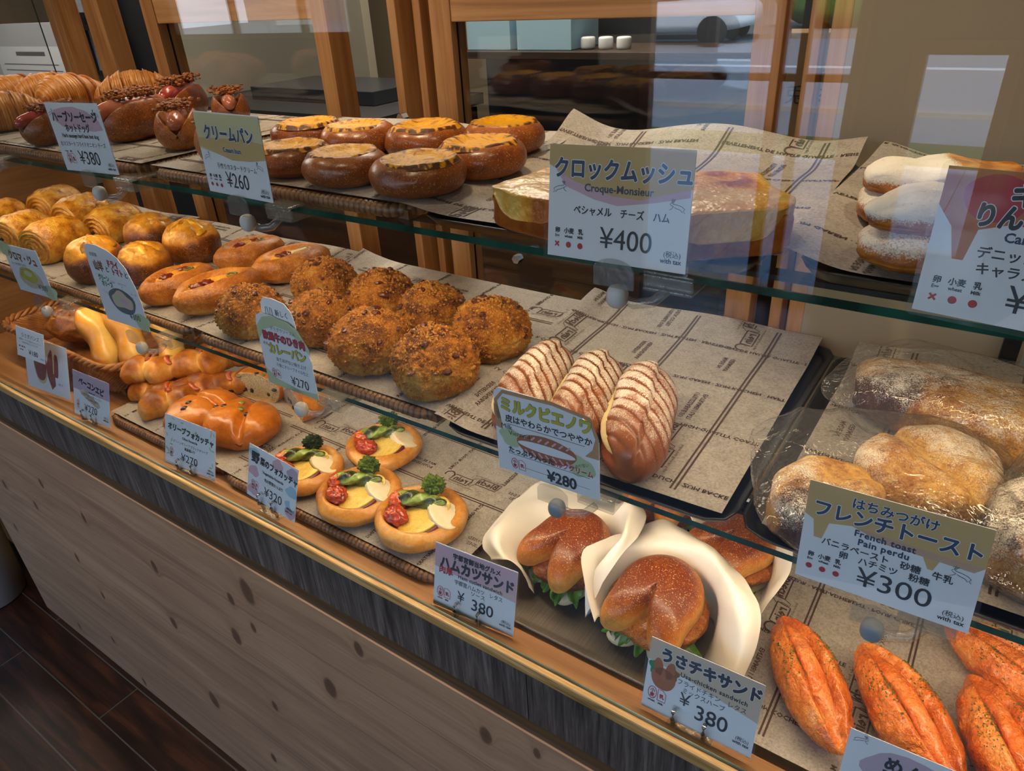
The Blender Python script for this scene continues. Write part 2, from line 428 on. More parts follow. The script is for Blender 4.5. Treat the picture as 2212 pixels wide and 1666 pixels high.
row = g.math('FLOOR', g.math('DIVIDE', g.math('ADD', sep.outputs[1], 9.693), 0.0968))
fr = g.math('FRACT', g.math('DIVIDE', g.math('ADD', sep.outputs[1], 9.693), 0.0968))
ln1 = g.math('LESS_THAN', fr, 0.03)
fx = g.math('FRACT', g.math('DIVIDE', g.math('ADD', g.math('ADD', sep.outputs[0], 21.85), g.math('MULTIPLY', g.math('SINE', g.math('MULTIPLY', row, 2.3)), 0.31)), 0.9))
ln2 = g.math('LESS_THAN', fx, 0.0035)
col = g.ramp(n1, [(0.35, '#160d0a'), (0.5, '#2a1710'), (0.66, '#45271a')])
col = g.mix(g.math('MAXIMUM', ln1, ln2), col, '#4c4a48')
M['floor'] = g.fin(col, 0.35, g.bump(n1, 0.2, 0.001))
# wicker
g = N('wicker_cane'); o_ = g.obj()
M['wicker'] = g.fin(g.mix(g.math('MULTIPLY', g.attr('groove'), 0.85), g.ramp(g.noise(60, 3, 0.6, o_), [(0.3, '#6b4426'), (0.7, '#96683c')]), '#2a170b'), 0.42, coat=0.15)
M['basket'] = N('woven_basket_strand'); gg = M['basket']; o_ = gg.obj()
M['basket'] = gg.fin(gg.ramp(gg.noise(45, 3, 0.6, o_), [(0.3, '#6f3f16'), (0.5, '#9c6128'), (0.7, '#bd8040')]), 0.45)
M['black'] = plain('#141415', 0.35)
M['blackmatte'] = plain('#1b1b1d', 0.6)
g = N('brushed_steel_sheet'); o_ = g.obj()
M['steel'] = g.fin(g.ramp(g.noise(3, 4, 0.6, g.mapping((400, 8, 8), vec=o_)), [(0.3, '#5d554b'), (0.7, '#7b7267')]), 0.42, metal=0.35)
g = N('baking_paper'); o_ = g.obj()
pn = g.noise(420, 3, 0.7, o_); pn2 = g.noise(60, 3, 0.6, o_)
M['paper'] = g.fin(g.ramp(g.math('ADD', g.math('MULTIPLY', pn, 0.7), g.math('MULTIPLY', pn2, 0.3)), [(0.35, '#8d847a'), (0.5, '#aaa095'), (0.68, '#bdb4a9')]), 0.6, g.bump(pn2, 0.2, 0.001))
M['print'] = plain('#503a2e', 0.7)
g = N('white_wrap_paper'); o_ = g.obj()
g.b.inputs['Subsurface Weight'].default_value = 0.0
M['wrap'] = g.fin('#efe8dd', 0.5, g.bump(g.noise(24, 3, 0.5, o_), 0.25, 0.004))
# clear materials
def clear(name, r0=0.04, tint=(1, 1, 1, 1), rough=0.0, bump=None, dens=0.0, dcol='#ffffff'):
    g = N(name)
    geo = g.n('NewGeometry')
    dt = g.n('VectorMath', operation='DOT_PRODUCT')
    gl = g.n('BsdfGlossy'); gl.inputs['Roughness'].default_value = rough
    if bump:
        nb = g.bump(g.noise(bump[0], 3, 0.6, g.obj(), bump[3] if len(bump) > 3 else 0.0), bump[1], bump[2])
        g.l(nb, gl.inputs['Normal']); g.l(nb, dt.inputs[0])
    else: g.l(geo.outputs['Normal'], dt.inputs[0])
    g.l(geo.outputs['Incoming'], dt.inputs[1])
    c = g.math('ABSOLUTE', dt.outputs['Value'])
    fz = g.math('ADD', g.math('MULTIPLY', g.math('POWER', g.math('SUBTRACT', 1.0, c, clamp=True), 5.0), 1-r0), r0, clamp=True)
    tr = g.n('BsdfTransparent'); tr.inputs['Color'].default_value = tint
    mx = g.n('MixShader'); g.l(fz, mx.inputs[0]); g.l(tr.outputs[0], mx.inputs[1]); g.l(gl.outputs[0], mx.inputs[2])
    last = mx.outputs[0]
    if dens > 0:
        df = g.n('BsdfDiffuse'); df.inputs['Color'].default_value = L(dcol)
        m2 = g.n('MixShader'); m2.inputs[0].default_value = dens
        g.l(last, m2.inputs[1]); g.l(df.outputs[0], m2.inputs[2]); last = m2.outputs[0]
    g.l(last, g.out.inputs['Surface'])
    return g.m
M['glass'] = clear('clear_pane_glass', 0.050, (0.985, 0.995, 0.99, 1))
M['shelfglass'] = clear('clear_shelf_glass', 0.042, (0.95, 0.985, 0.965, 1))
M['film'] = clear('clear_bag_film', 0.05, (0.97, 0.97, 0.97, 1), 0.06, (30, 0.55, 0.012, 1.2), 0.035, '#d8d4cc')
M['plastic'] = clear('clear_clip_plastic', 0.08, (0.93, 0.93, 0.91, 1), 0.08, (200, 0.4, 0.002), 0.08, '#e8e4d8')
M['sleeve'] = clear('laminate_sleeve', 0.035, (0.97, 0.975, 0.98, 1), 0.06, (14, 0.3, 0.002), 0.03, '#ffffff')
g = N('green_glass_edge')
M['gedge'] = g.fin(g.ramp(g.noise(5, 2, 0.5, g.mapping((6, 1, 1))), [(0.3, '#0c2a20'), (0.7, '#25594a')]), 0.08, spec=0.8)
g = N('green_glass_edge_pale'); M['gedge2'] = g.fin(g.ramp(g.noise(3, 2, 0.5, g.mapping((3, 1, 1))), [(0.35, '#4d5a4a'), (0.65, '#9aa592')]), 0.12, spec=0.8)
M['frost'] = N('frosted_joint').fin('#dcd8cf', 0.45)
M['frostgrey'] = N('grey_frosted_joint').fin('#8f959b', 0.4)
M['chrome'] = N('chrome').fin('#b9bec4', 0.12, metal=1.0)
M['cardpaper'] = N('card_paper').fin('#f1f3f4', 0.55)
# ------------------------------------------------------------------ room shell
XL, XR = -1.93, 0.75      # the counter runs from XL to XR
struct(box('floor', -7, 3, -3.1, 3.2, -0.06, 0.0, M['floor']))
struct(box('wall_back', -7, 3, 3.0, 3.1, 0, 2.7, M['beige']))
struct(box('wall_left', -7.1, -7, -3.1, 3.1, 0, 2.7, M['beige']))
struct(box('wall_right', 3, 3.1, -3.1, 3.1, 0, 2.7, M['beige']))
struct(box('ceiling', -7.1, 3.1, -3.1, 3.1, 2.7, 2.8, plain('#8c8377', 0.8)))
# street wall with its openings
wf = []
LOW = sorted(OPENINGS[:3])
def wall_piece(a, b, c, d): wf.append(boxg(a, b, -3.08, -3.0, c, d)[0:2])
xs = LOW+[OPENINGS[3]]
px = -7.0
for (a, b, c, d) in LOW:
    wall_piece(px, a, 0, 1.6); wall_piece(a, b, 0, c); wall_piece(a, b, d, 1.6); px = b
wall_piece(px, 3.0, 0, 1.6)
wall_piece(-7.0, -4.0, 1.6, 2.7); wall_piece(2.4, 3.0, 1.6, 2.7); wall_piece(-4.0, 2.4, 2.58, 2.7)
V, F, MI, A_ = merge(wf)
struct(make('wall_front', V, F, plain('#4a4038', 0.8), smooth=False))
for i, (a, b, c, d) in enumerate(xs):
    parts = [boxg(a, b, -3.07, -3.01, c, c+0.03)[0:2], boxg(a, b, -3.07, -3.01, d-0.05, d)[0:2], boxg(a, a+0.05, -3.07, -3.01, c, d)[0:2], boxg(b-0.05, b, -3.07, -3.01, c, d)[0:2]]
    if i == 1: parts += [boxg(a, b, -3.06, -3.02, 1.0, 1.03)[0:2], boxg(a+0.62, a+0.67, -3.06, -3.02, c, d)[0:2], boxg(a+0.73, a+0.77, -3.06, -3.02, c, d)[0:2]]
    if i == 3: parts += [boxg(a+k*1.28, a+k*1.28+0.05, -3.06, -3.02, c, d)[0:2] for k in (1, 2, 3, 4)]  # bars of the added high daylight window
    if i == 0: parts += [boxg(a+k*0.7, a+k*0.7+0.04, -3.06, -3.02, c, d)[0:2] for k in (1, 2)]
    V, F, MI, A_ = merge(parts)
    struct(make('window_%d' % (i+1), V, F, M['doorwood'], smooth=False))
# the street outside, seen only mirrored in the front pane
tile = N('pavement_tiles')
tn = tile.n('TexBrick'); tile.l(tile.mapping((1, 1, 1)), tn.inputs['Vector']); tn.inputs['Scale'].default_value = 3.0
tn.inputs['Color1'].default_value = L('#8d9aa6'); tn.inputs['Color2'].default_value = L('#7f8c99'); tn.inputs['Mortar'].default_value = L('#4d565e'); tn.offset = 0
tn.inputs['Mortar Size'].default_value = 0.012; tn.inputs['Brick Width'].default_value = 1.0; tn.inputs['Row Height'].default_value = 1.0
tile = tile.fin(tn.outputs['Color'], 0.7)
def ground(name, y0, y1, z, mat):
    return struct(box(name, -40, 25, y0, y1, z-0.3, z, mat))
ground('pavement_ground', -6.2, -3.1, -0.02, tile)
o = ground('grass_ground', -7.0, -6.2, 0.0, plain('#3d5420', 0.9))
ground('sidewalk_ground', -8.4, -7.0, -0.02, plain('#7d868c', 0.8))
ground('kerb_ground', -8.6, -8.4, 0.03, plain('#9b9b98', 0.8))
ground('road_ground', -18.5, -8.6, -0.1, plain('#8a9096', 0.8))
struct(box('road_stripe_ground', -40, 25, -13.35, -13.1, -0.1, -0.095, plain('#e8e8e4', 0.7)))
ground('far_sidewalk_ground', -40, -18.5, 0.0, plain('#85827a', 0.8))
struct(box('wall_across_street', -40, 25, -31, -30, 0, 9, plain('#8a8277', 0.8)))
def hedge(x, y, r, h, seed):
    def fn(TH, T):
        P = ball(TH, T)
        k = 1 + 0.25*fbm(P, 3, seed, 3)
        P = P*k[:, None]*np.array([r, r*0.7, h*0.5]); P[:, 2] += h*0.5
        return P, {}
    V, F, A = grid_shape(24, 16, fn)
    o = make('hedge', V+np.array([x, y, 0]), F, N('hedge_leaves').fin('#5c7a2c', 0.9))
    return o
tag(hedge(-9.8, -20.5, 1.6, 1.4, 3), 'rounded green hedge across the street, left of the white car seen mirrored in the pane', 'hedge', 'hedges across the street')
tag(hedge(-4.6, -20.5, 1.5, 1.6, 5), 'rounded green hedge across the street, right of the white car seen mirrored in the pane', 'hedge', 'hedges across the street')
# the white car across the street
car = empty('car', (-7.6, -17.4, -0.1))
tag(car, 'white hatchback car standing in the street, mirrored in the front pane above the trays', 'car')
def carbody(TH, T):
    P = ball(TH, T, 0.5, 0.55)
    P = P*np.array([2.0, 0.82, 0.36]); P[:, 2] += 0.62
    return P, {}
V, F, A = grid_shape(40, 20, carbody); make('car_body', V, F, plain('#eef0f2', 0.3), car)
def carcab(TH, T):
    P = ball(TH, T, 0.6, 0.6); P = P*np.array([1.25, 0.72, 0.34]); P[:, 2] += 1.15; P[:, 0] -= 0.25
    return P, {}
V, F, A = grid_shape(40, 20, carcab); make('car_cabin', V, F, plain('#22303c', 0.1), car)
make('car_roof', boxg(-1.25, 0.6, -0.6, 0.6, 1.42, 1.5)[0], boxg(0, 1, 0, 1, 0, 1)[1], plain('#eef0f2', 0.3), car, smooth=False, mods=[('BEVEL', dict(width=0.03, segments=2))])
for sx in (-1.25, 1.25):
    for sy in (-0.78, 0.78):
        th = np.linspace(0, 2*np.pi, 24, endpoint=False)
        V, F = tube_path([(0, -0.1, 0), (0, 0.1, 0)], 0.31, 24)
        wo = make('wheel', V+np.array([sx, sy, 0.31]), F, plain('#1a1a1a', 0.8), car, smooth=False)

# ------------------------------------------------------------------ display case
Z1, Z2, Z0 = 1.268, 1.057, 0.835          # upper shelf, lower shelf, ledge
YB = 0.42
case = empty('display_case', (-0.6, 0.2, 0.0))
tag(case, 'long wooden bakery display case with glass front, two glass shelves and a knotty pine base', 'display case')
CI = Matrix.Translation((0.6, -0.2, 0.0))
def cpart(name, V, F, mat, **kw):
    o = make(name, np.asarray(V)+np.array([0.6, -0.2, 0]), F, mat, case, **kw)
    return o
def cbox(name, a, b, c, d, e, f, mat, bevel=0.0):
    V, F = boxg(a, b, c, d, e, f)
    return cpart(name, V, F, mat, smooth=False, mods=[('BEVEL', dict(width=bevel, segments=2, limit_method='ANGLE'))] if bevel else None)
# pine panel keeps its own object coordinates in world metres so the knots sit where they are
pp = make('pine_front_panel', boxg(XL, XR, 0.0, 0.02, 0.0, 0.726)[0], boxg(0, 1, 0, 1, 0, 1)[1], M['pine'], case, smooth=False)
pp.location = (0.6, -0.2, 0)
pp.modifiers.new('bevel', 'BEVEL').width = 0.0015
cbox('brown_gap_rail', XL, XR, 0.006, 0.03, 0.726, 0.756, M['gapwood'])
cbox('laminate_band', XL, XR, 0.0, 0.02, 0.752, 0.829, M['laminate'])
cbox('front_trim', XL, XR, -0.003, 0.0045, 0.829, 0.845, M['trim'], 0.002)
cbox('carcass', XL, XR, 0.022, 0.47, 0.0, 0.81, M['gapwood'])
cbox('ledge_board', XL, XR, 0.0125, 0.47, 0.812, Z0, M['ledge'])
cbox('glass_groove', XL, XR, 0.0045, 0.0125, 0.82, 0.836, plain('#1d1a14', 0.6))
def pane(name, x0, x1, y0, y1, z0, z1, face, edge, facing='Y'):
    V, F = boxg(x0, x1, y0, y1, z0, z1)
    # faces: bottom, top, front, right, back, left
    if facing == 'Y': mi = [1, 1, 0, 1, 0, 1]
    elif facing == 'X': mi = [1, 1, 1, 0, 1, 0]
    else: mi = [0, 0, 1, 1, 1, 1]
    return cpart(name, V, F, [face, edge], mi=mi, smooth=False)
pane('front_glass', XL, XR, 0.0055, 0.0115, 0.8365, 1.95, M['glass'], M['gedge2'])
cbox('glass_bead', XL, XR, 0.0045, 0.0055, 0.836, 0.8475, M['gedge2'])
pane('glass_shelf', XL+0.2, XR, 0.05, 0.40, Z1-0.006, Z1, M['shelfglass'], M['gedge'], 'Z')
pane('glass_shelf', XL+0.2, XR, 0.05, 0.40, Z2-0.006, Z2, M['shelfglass'], M['gedge'], 'Z')
# warm LED strips under the shelves, facing down and back
led = N('led_strip_glow').fin('#ffe2b0', 0.4, emit='#ffc27a', estr=1.0)
led_on = N('led_strip_diffuser'); led_on.fin('#ffffff', 0.5, emit=(1.0, 0.77, 0.50, 1), estr=36.0); led_on = led_on.m
for zz, nm in ((Z1, 'a'), (Z2, 'b')):
    V = [(XL+0.25, 0.090, zz-0.0065), (XR, 0.090, zz-0.0065), (XR, 0.104, zz-0.0065), (XL+0.25, 0.104, zz-0.0065),
         (XL+0.25, 0.090, zz-0.0105), (XR, 0.090, zz-0.0105), (XR, 0.104, zz-0.0095), (XL+0.25, 0.104, zz-0.0095)]
    F = [(0, 1, 2, 3), (4, 7, 6, 5), (0, 4, 5, 1), (1, 5, 6, 2), (2, 6, 7, 3), (3, 7, 4, 0)]
    cpart('led_strip', V, F, [plain('#23282a', 0.4), led_on], mi=[0, 1, 0, 0, 0, 0], smooth=False)
# back: posts, rails, sliding door panes
def post(x0, x1, depth=0.042, name='back_post', mat=None, y0=YB):
    V, F = boxg(x0, x1, y0, y0+depth, Z0, 1.56)
    o = cpart(name, V, F, mat or M['doorwood'], smooth=False, mods=[('BEVEL', dict(width=0.0012, segments=2, limit_method='ANGLE'))])
    return o
post(-1.712, -1.664); post(-1.603, -1.545, y0=YB+0.02)
post(-1.366, -1.329); post(-0.924, -0.893); post(-0.769, -0.754); post(-0.735, -0.722, 0.03, y0=YB+0.014)
post(-0.694, -0.659, 0.032); post(-0.26, -0.229, 0.03); post(-0.205, -0.192, 0.03)
post(-0.184, -0.166, 0.045)
cbox('door_top_rail', -0.659, -0.26, YB+0.002, YB+0.028, 1.405, 1.52, M['doorwoodX'], 0.001)
cbox('door_top_rail', -1.329, -0.924, YB+0.002, YB+0.036, 1.413, 1.52, M['doorwoodX'], 0.001)
cbox('door_bottom_rail', -0.659, -0.26, YB+0.002, YB+0.028, Z0, 0.90, M['doorwoodX'], 0.001)
cbox('door_bottom_rail', -1.329, -0.924, YB+0.002, YB+0.036, Z0, 0.90, M['doorwoodX'], 0.001)
pane('door_glass_pane', -0.659, -0.26, YB+0.012, YB+0.016, 0.90, 1.405, M['glass'], M['gedge'])
pane('door_glass_pane', -1.329, -0.924, YB+0.018, YB+0.022, 0.90, 1.413, M['glass'], M['gedge'])
cbox('back_wall_panel', -0.166, XR, YB, YB+0.02, Z0, 1.95, M['beige'])
# left end: wooden board below the upper shelf, glass above
cbox('end_board', -1.76, -1.745, 0.03, YB, Z0, 1.215, M['sidewood'])
cbox('end_cleat', -1.745, -1.725, 0.06, YB, 1.19, 1.215, M['doorwoodX'])
pane('end_glass', -1.757, -1.751, 0.0125, YB, 1.27, 1.6, M['glass'], M['gedge'], 'X')
for x_ in (-0.758, -0.566):
    V, F = tube_path([(x_, YB-0.012, 1.283 if x_ < -0.7 else 1.098), (x_, YB, 1.283 if x_ < -0.7 else 1.098)], 0.0065, 6)
    cpart('hex_door_pull', V, F, M['chrome'], smooth=False)
cbox('shelf_support_post', 0.03, 0.045, 0.40, 0.42, Z2, Z1-0.006, M['black'])

# ------------------------------------------------------------------ printed baking paper
_txt = {}
def text_geo(s, size, bold=0.0, res=2, space=1.0):
    k = (s, bold, res, space)
    if k not in _txt:
        c = bpy.data.curves.new('glyphs', 'FONT'); c.body = s; c.resolution_u = res; c.offset = bold; c.fill_mode = 'FRONT'; c.space_character = space
        o = bpy.data.objects.new('glyphs', c); COL.objects.link(o)
        bpy.context.view_layer.update()
        me = o.to_mesh()
        n = len(me.vertices)
        co = np.zeros(n*3); me.vertices.foreach_get('co', co); co = co.reshape(-1, 3)[:, :2].copy()
        F = [tuple(p.vertices) for p in me.polygons if p.normal.z > 0.5 or True]
        o.to_mesh_clear(); bpy.data.objects.remove(o); bpy.data.curves.remove(c)
        _txt[k] = (co, F, co[:, 0].max() if n else 0)
    co, F, wd = _txt[k]
    return co*size, F, wd*size
class Flat:
    """flat artwork in metres, layers of coloured shapes"""
    def __init__(s): s.V = []; s.F = []; s.mi = []; s.ly = []; s.mats = []; s.n = 0
    def m(s, mat):
        if mat not in s.mats: s.mats.append(mat)
        return s.mats.index(mat)
    def add(s, V, F, mat, layer=1):
        V = np.asarray(V, float)
        s.V.append(V); s.F += [tuple(i+s.n for i in f) for f in F]; s.mi += [s.m(mat)]*len(F); s.ly.append(np.full(len(V), layer, float)); s.n += len(V)
    def text(s, st, x, y, size, mat, bold=0.0, rot=0.0, align='L', layer=3, res=2, outline=None, ow=0.03, sx=1.0, mirror=False, space=1.0, shear=0.0):
        todo = []
        for (b, mt, ly) in ([(bold+ow, outline, layer)] if outline else []) + [(bold, mat, layer+(1.3 if outline else 0))]:
            if b > 0.012 and not st.isascii():      # thick brush lettering: the glyph laid down several times round its centre
                nk = 12 if b > 0.06 else 8
                for kk in range(nk): todo.append((0.0, mt, ly+0.09*kk, b*size*math.cos(2*math.pi*kk/nk), b*size*math.sin(2*math.pi*kk/nk)))
            else: todo.append((b if st.isascii() else 0.0, mt, ly, 0.0, 0.0))
        for (b, mt, ly, ox, oy) in todo:
            V, F, wd = text_geo(st, size, b, res, space)
            if not F: continue
            V = V.copy(); V[:, 0] += ox; V[:, 1] += oy; V[:, 0] *= sx; wd_ = wd*sx
            V[:, 0] -= {'L': 0, 'C': wd_/2, 'R': wd_}[align]
            V[:, 0] += shear*V[:, 1]
            if mirror: V[:, 0] *= -1; F = [f[::-1] for f in F]
            c, q = math.cos(math.radians(rot)), math.sin(math.radians(rot))
            V = V @ np.array([[c, q], [-q, c]]) + np.array([x, y])
            s.add(V, F, mt, ly)
    def poly(s, P, mat, layer=1): s.add(P, [tuple(range(len(P)))], mat, layer)
    def rect(s, x0, y0, x1, y1, mat, layer=1, nx=1):
        xs = np.linspace(x0, x1, nx+1)
        V = [(x, y) for x in xs for y in (y0, y1)]
        s.add(V, [(2*i, 2*i+2, 2*i+3, 2*i+1) for i in range(nx)], mat, layer)
    def vrect(s, x0, y0, x1, y1, mat, layer=1, ny=1):
        ys = np.linspace(y0, y1, ny+1)
        V = [(x, y) for y in ys for x in (x0, x1)]
        s.add(V, [(2*i, 2*i+1, 2*i+3, 2*i+2) for i in range(ny)], mat, layer)
    def line(s, P, w, mat, layer=3, closed=False):
        P = np.asarray(P, float)
        d = np.gradient(P, axis=0) if not closed else np.roll(P, -1, 0)-np.roll(P, 1, 0)
        d /= np.linalg.norm(d, axis=1)[:, None]+1e-12
        nrm = np.stack([-d[:, 1], d[:, 0]], -1)*w/2
        V = np.concatenate([P+nrm, P-nrm]); n = len(P)
        s.add(V, [(i+n, (i+1) % n+n, (i+1) % n, i) for i in range(n if closed else n-1)], mat, layer)
    def ell(s, x, y, a, b, mat, layer=2, n=24, wob=0.0, seed=0, rot=0.0):
        t = np.linspace(0, 2*np.pi, n, endpoint=False)
        k = 1+wob*np.sin(3*t+seed)+wob*0.7*np.sin(5*t+seed*2.1)
        P = np.stack([a*np.cos(t)*k, b*np.sin(t)*k], -1)
        c, q = math.cos(math.radians(rot)), math.sin(math.radians(rot))
        s.poly(P @ np.array([[c, q], [-q, c]])+np.array([x, y]), mat, layer)
    def oval(s, x, y, a, b, w, mat, layer=3, n=24):
        t = np.linspace(0, 2*np.pi, n, endpoint=False)
        s.line(np.stack([x+a*np.cos(t), y+b*np.sin(t)], -1), w, mat, layer, closed=True)

ROWS = ['· UMWELTFREUNDLICH · ZUM BACKEN · ZUM BRATEN', '· NONSTICK · HIGH-QUALITY COATING · HIGHLY', '· ZUM GAREN · ZUM KOCHEN · HAFTARM', '· REVETEMENT DE HAUTE QUALITE · RESISTANT', '· A LA CHALEUR · ANTI-ADHERENT · POUR CUIRE', '· PER CUOCERE · SEE COCINARE · UTILIZZABILE']
CELLS = [('MAY BE USED', 'BOTH SIDES'), ('BEIDSEITIG', 'VERWENDBAR'), ('UTILISABLE DES', 'DEUX COTES'), ('UTILIZZABILE SU', 'ENTRAMBI I LATI'), ('MADE IN', 'GERMANY')]
def logo(fl, x, y, rot, pr, sc=1.0):
    """boxed word mark with a little hand, mirrored as the sheet lies face down"""
    c, q = math.cos(math.radians(rot)), math.sin(math.radians(rot))
    T = lambda P: (np.asarray(P, float)*sc) @ np.array([[c, q], [-q, c]]) + np.array([x, y])
    def fr(x0, x1, y0, y1, sk):
        P = np.array([(x0, y0), (x1, y0), (x1+sk, y1), (x0+sk, y1)])
        e = [np.linspace(P[i], P[(i+1) % 4], 4, endpoint=False) for i in range(4)]
        fl.line(T(np.concatenate(e)), 0.0013*sc, pr, 1, closed=True)
    fr(0.002, 0.031, 0, 0.0125, 0.002); fr(-0.032, -0.006, -0.0075, 0.005, 0.002)
    def tx(st, x0, y0, size, bold=0.02):
        p = T([(x0, y0)])[0]
        fl.text(st, p[0], p[1], size*sc, pr, bold, rot, 'C', 1, 1, mirror=True)
    tx('Blech', 0.0172, 0.0028, 0.0125, 0.03); tx('rein', -0.018, -0.005, 0.0125, 0.03)
    tx('für Brot · vom Backblech', 0.012, 0.0142, 0.0038, 0.0); tx('sauber vom Blech ins Regal', -0.016, -0.0118, 0.0038, 0.0)
    h = np.array([(-0.006, 0.006), (-0.001, 0.011), (0.003, 0.013), (0.0015, 0.008), (0.002, 0.0), (-0.001, -0.006), (-0.004, -0.006), (-0.003, 0.001)])
    fl.line(T(h), 0.0008*sc, pr, 1, closed=True)
    t = np.linspace(-0.5, 3.6, 14); cu = np.stack([-0.037-0.006*np.cos(t), 0.001+0.006*np.sin(t)], -1)
    fl.line(T(cu), 0.0018*sc, pr, 1)
def print_art(W, H, orient, seed):
    """double rules, running text and marks laid out in sheet metres; orient B: rules along x, A: rules along y"""
    rnd = random.Random(seed)
    w_, h_ = (W, H) if orient == 'B' else (H, W)
    fl = Flat(); pr = M['print']
    dv, du = 0.098, 0.088
    v0 = rnd.uniform(0.02, 0.07); u0 = rnd.uniform(0.0, 0.06)
    k = 0
    v = v0
    while v < h_:
        for dd in (0, 0.0040): fl.rect(0, v+dd, w_, v+dd+0.0019, pr, 1, int(w_/0.01))
        v += dv
    u = u0; k = seed
    while u < w_+0.02:
        st = ROWS[k % len(ROWS)]; k += 1
        fl.text(st, u, h_+0.01, 0.0072, pr, 0.028, 90 if True else 0, 'L', 1, 1, mirror=True)
        fl.text(ROWS[(k+2) % len(ROWS)], u, h_*0.42, 0.0072, pr, 0.028, 90, 'L', 1, 1, mirror=True)
        u += du
    iv = 0; v = v0-dv
    while v < h_+dv:
        iu = 0; u = u0-du
        while u < w_+du:
            cx, cy = u+du/2, v+dv/2+0.002
            if (iv*2+iu+seed) % 3 == 0: logo(fl, cx+0.004, cy-0.020, 0, pr, 1.15)
            elif True:
                a, b = CELLS[(iu+iv*2+seed) % len(CELLS)]
                fl.text(a, cx+0.018, cy-0.014, 0.0070, pr, 0.02, 0, 'L', 1, 1, mirror=True)
                fl.text(b, cx+0.018, cy-0.0225, 0.0070, pr, 0.02, 0, 'L', 1, 1, mirror=True)
            u += du; iu += 1
        v += dv; iv += 1
    V = np.concatenate(fl.V)
    if orient == 'A': V = np.stack([W-V[:, 1], V[:, 0]], -1)
    keep = []
    ok = (V[:, 0] > 0.001) & (V[:, 0] < W-0.001) & (V[:, 1] > 0.001) & (V[:, 1] < H-0.001)
    F = [f for f in fl.F if all(ok[i] for i in f)]
    return V, F
def sheet(x0, x1, y0, y1, z, orient, seed, label, curl=(0, 0, 0, 0), amp=0.0012, rot=0.0, corner=(0, 0, 0, 0), droop=0.0, art=True, skirt=None):
    """a printed baking-paper sheet; curl: rise at left, right, front, back; corner: rise at FL, FR, BL, BR"""
    W, H = x1-x0, y1-y0
    def hgt(u, v):
        P = np.stack([u, v, np.zeros_like(u)], -1)
        z_ = amp*fbm(P, 9, seed, 2)*1.0 + amp*0.5
        a, b = u/W, v/H
        z_ = z_ + curl[0]*sm(0.22, 0, a)**2 + curl[1]*sm(0.78, 1, a)**2 + curl[2]*sm(0.2, 0, b)**2 + curl[3]*sm(0.7, 1, b)**2
        z_ = z_ + curl[3]*0.35*sm(0.6, 1, b)*np.sin(a*9+seed)
        for k, (ca, cb) in enumerate(((0, 0), (1, 0), (0, 1), (1, 1))):
            z_ = z_ + corner[k]*np.clip(1-np.hypot((a-ca)*W, (b-cb)*H)/0.09, 0, 1)**2
        z_ = z_ - droop*sm(0.03, 0, v)
        return z_
    nu, nv = 56, 44
    U, Vv = np.meshgrid(np.linspace(0, W, nu), np.linspace(0, H, nv), indexing='ij')
    u = U.ravel(); v = Vv.ravel()
    # slightly uneven outline
    P = np.stack([u-W/2, v-H/2, hgt(u, v)], -1)
    F = [(i*nv+j, (i+1)*nv+j, (i+1)*nv+j+1, i*nv+j+1) for i in range(nu-1) for j in range(nv-1)]
    if art:
        AV, AF = print_art(W, H, orient, seed)
        used = sorted({i for f in AF for i in f}); rm = {a: b for b, a in enumerate(used)}
        AV = AV[used]; AF = [tuple(rm[i] for i in f) for f in AF]
        AP = np.stack([AV[:, 0]-W/2, AV[:, 1]-H/2, hgt(AV[:, 0], AV[:, 1])+0.0004], -1)
        V, F2, MI, A = merge([(P, F, 0), (AP, AF, 1)])
    else: V, F2, MI = P, F, [0]*len(F)
    o = make('baking_paper_sheet', V, F2, [M['paper'], M['print']], None, mi=MI)
    put(o, (x0+x1)/2, (y0+y1)/2, z, rot)
    return tag(o, label, 'baking paper')
# ------------------------------------------------------------------ trays
def rrect(hx, hy, r, n=240):
    """evenly spaced points round a rounded rectangle"""
    P = []
    for cx, cy, a0 in ((hx-r, hy-r, 0), (-hx+r, hy-r, 90), (-hx+r, -hy+r, 180), (hx-r, -hy+r, 270)):
        for k in range(13):
            a = math.radians(a0+90*k/12); P.append((cx+r*math.cos(a), cy+r*math.sin(a)))
    P.append(P[0]); P = np.array(P); s = np.r_[0, np.cumsum(np.linalg.norm(np.diff(P, axis=0), axis=1))]
    t = np.linspace(0, s[-1], n, endpoint=False)
    return np.stack([np.interp(t, s, P[:, 0]), np.interp(t, s, P[:, 1])], -1), s[-1]
def coil(hx, hy, r, rad, pitch=0.0068):
    P, Ltot = rrect(hx, hy, r, 10)
    nb = int(Ltot/pitch); per = 6
    P, Ltot = rrect(hx, hy, r, nb*per)
    ph = np.arange(nb*per) % per/per*2*np.pi
    rr = rad*(0.84+0.16*np.abs(np.sin(ph/2)))
    P3 = np.c_[P, np.zeros(len(P))]
    V, F = tube_path(P3, rr, 12, closed=True)
    # lean the wraps
    gr = np.repeat(np.clip(1-np.abs(np.sin(ph/2))*1.6, 0, 1), 12)
    return V, F, gr
def wicker_tray(cx, cy, z, hx, hy, label):
    t = empty('wicker_tray', (cx, cy, z))
    tag(t, label, 'tray', 'wicker trays')
    V, F, gr = coil(hx, hy, 0.03, 0.0068)
    make('coiled_rim', V+np.array([0, 0, 0.0072]), F, M['wicker'], t, at={'groove': gr})
    V, F = boxg(-hx+0.002, hx-0.002, -hy+0.002, hy-0.002, 0.0005, 0.009)
    make('tray_base', V, F, M['wicker'], t, smooth=False)
    return t
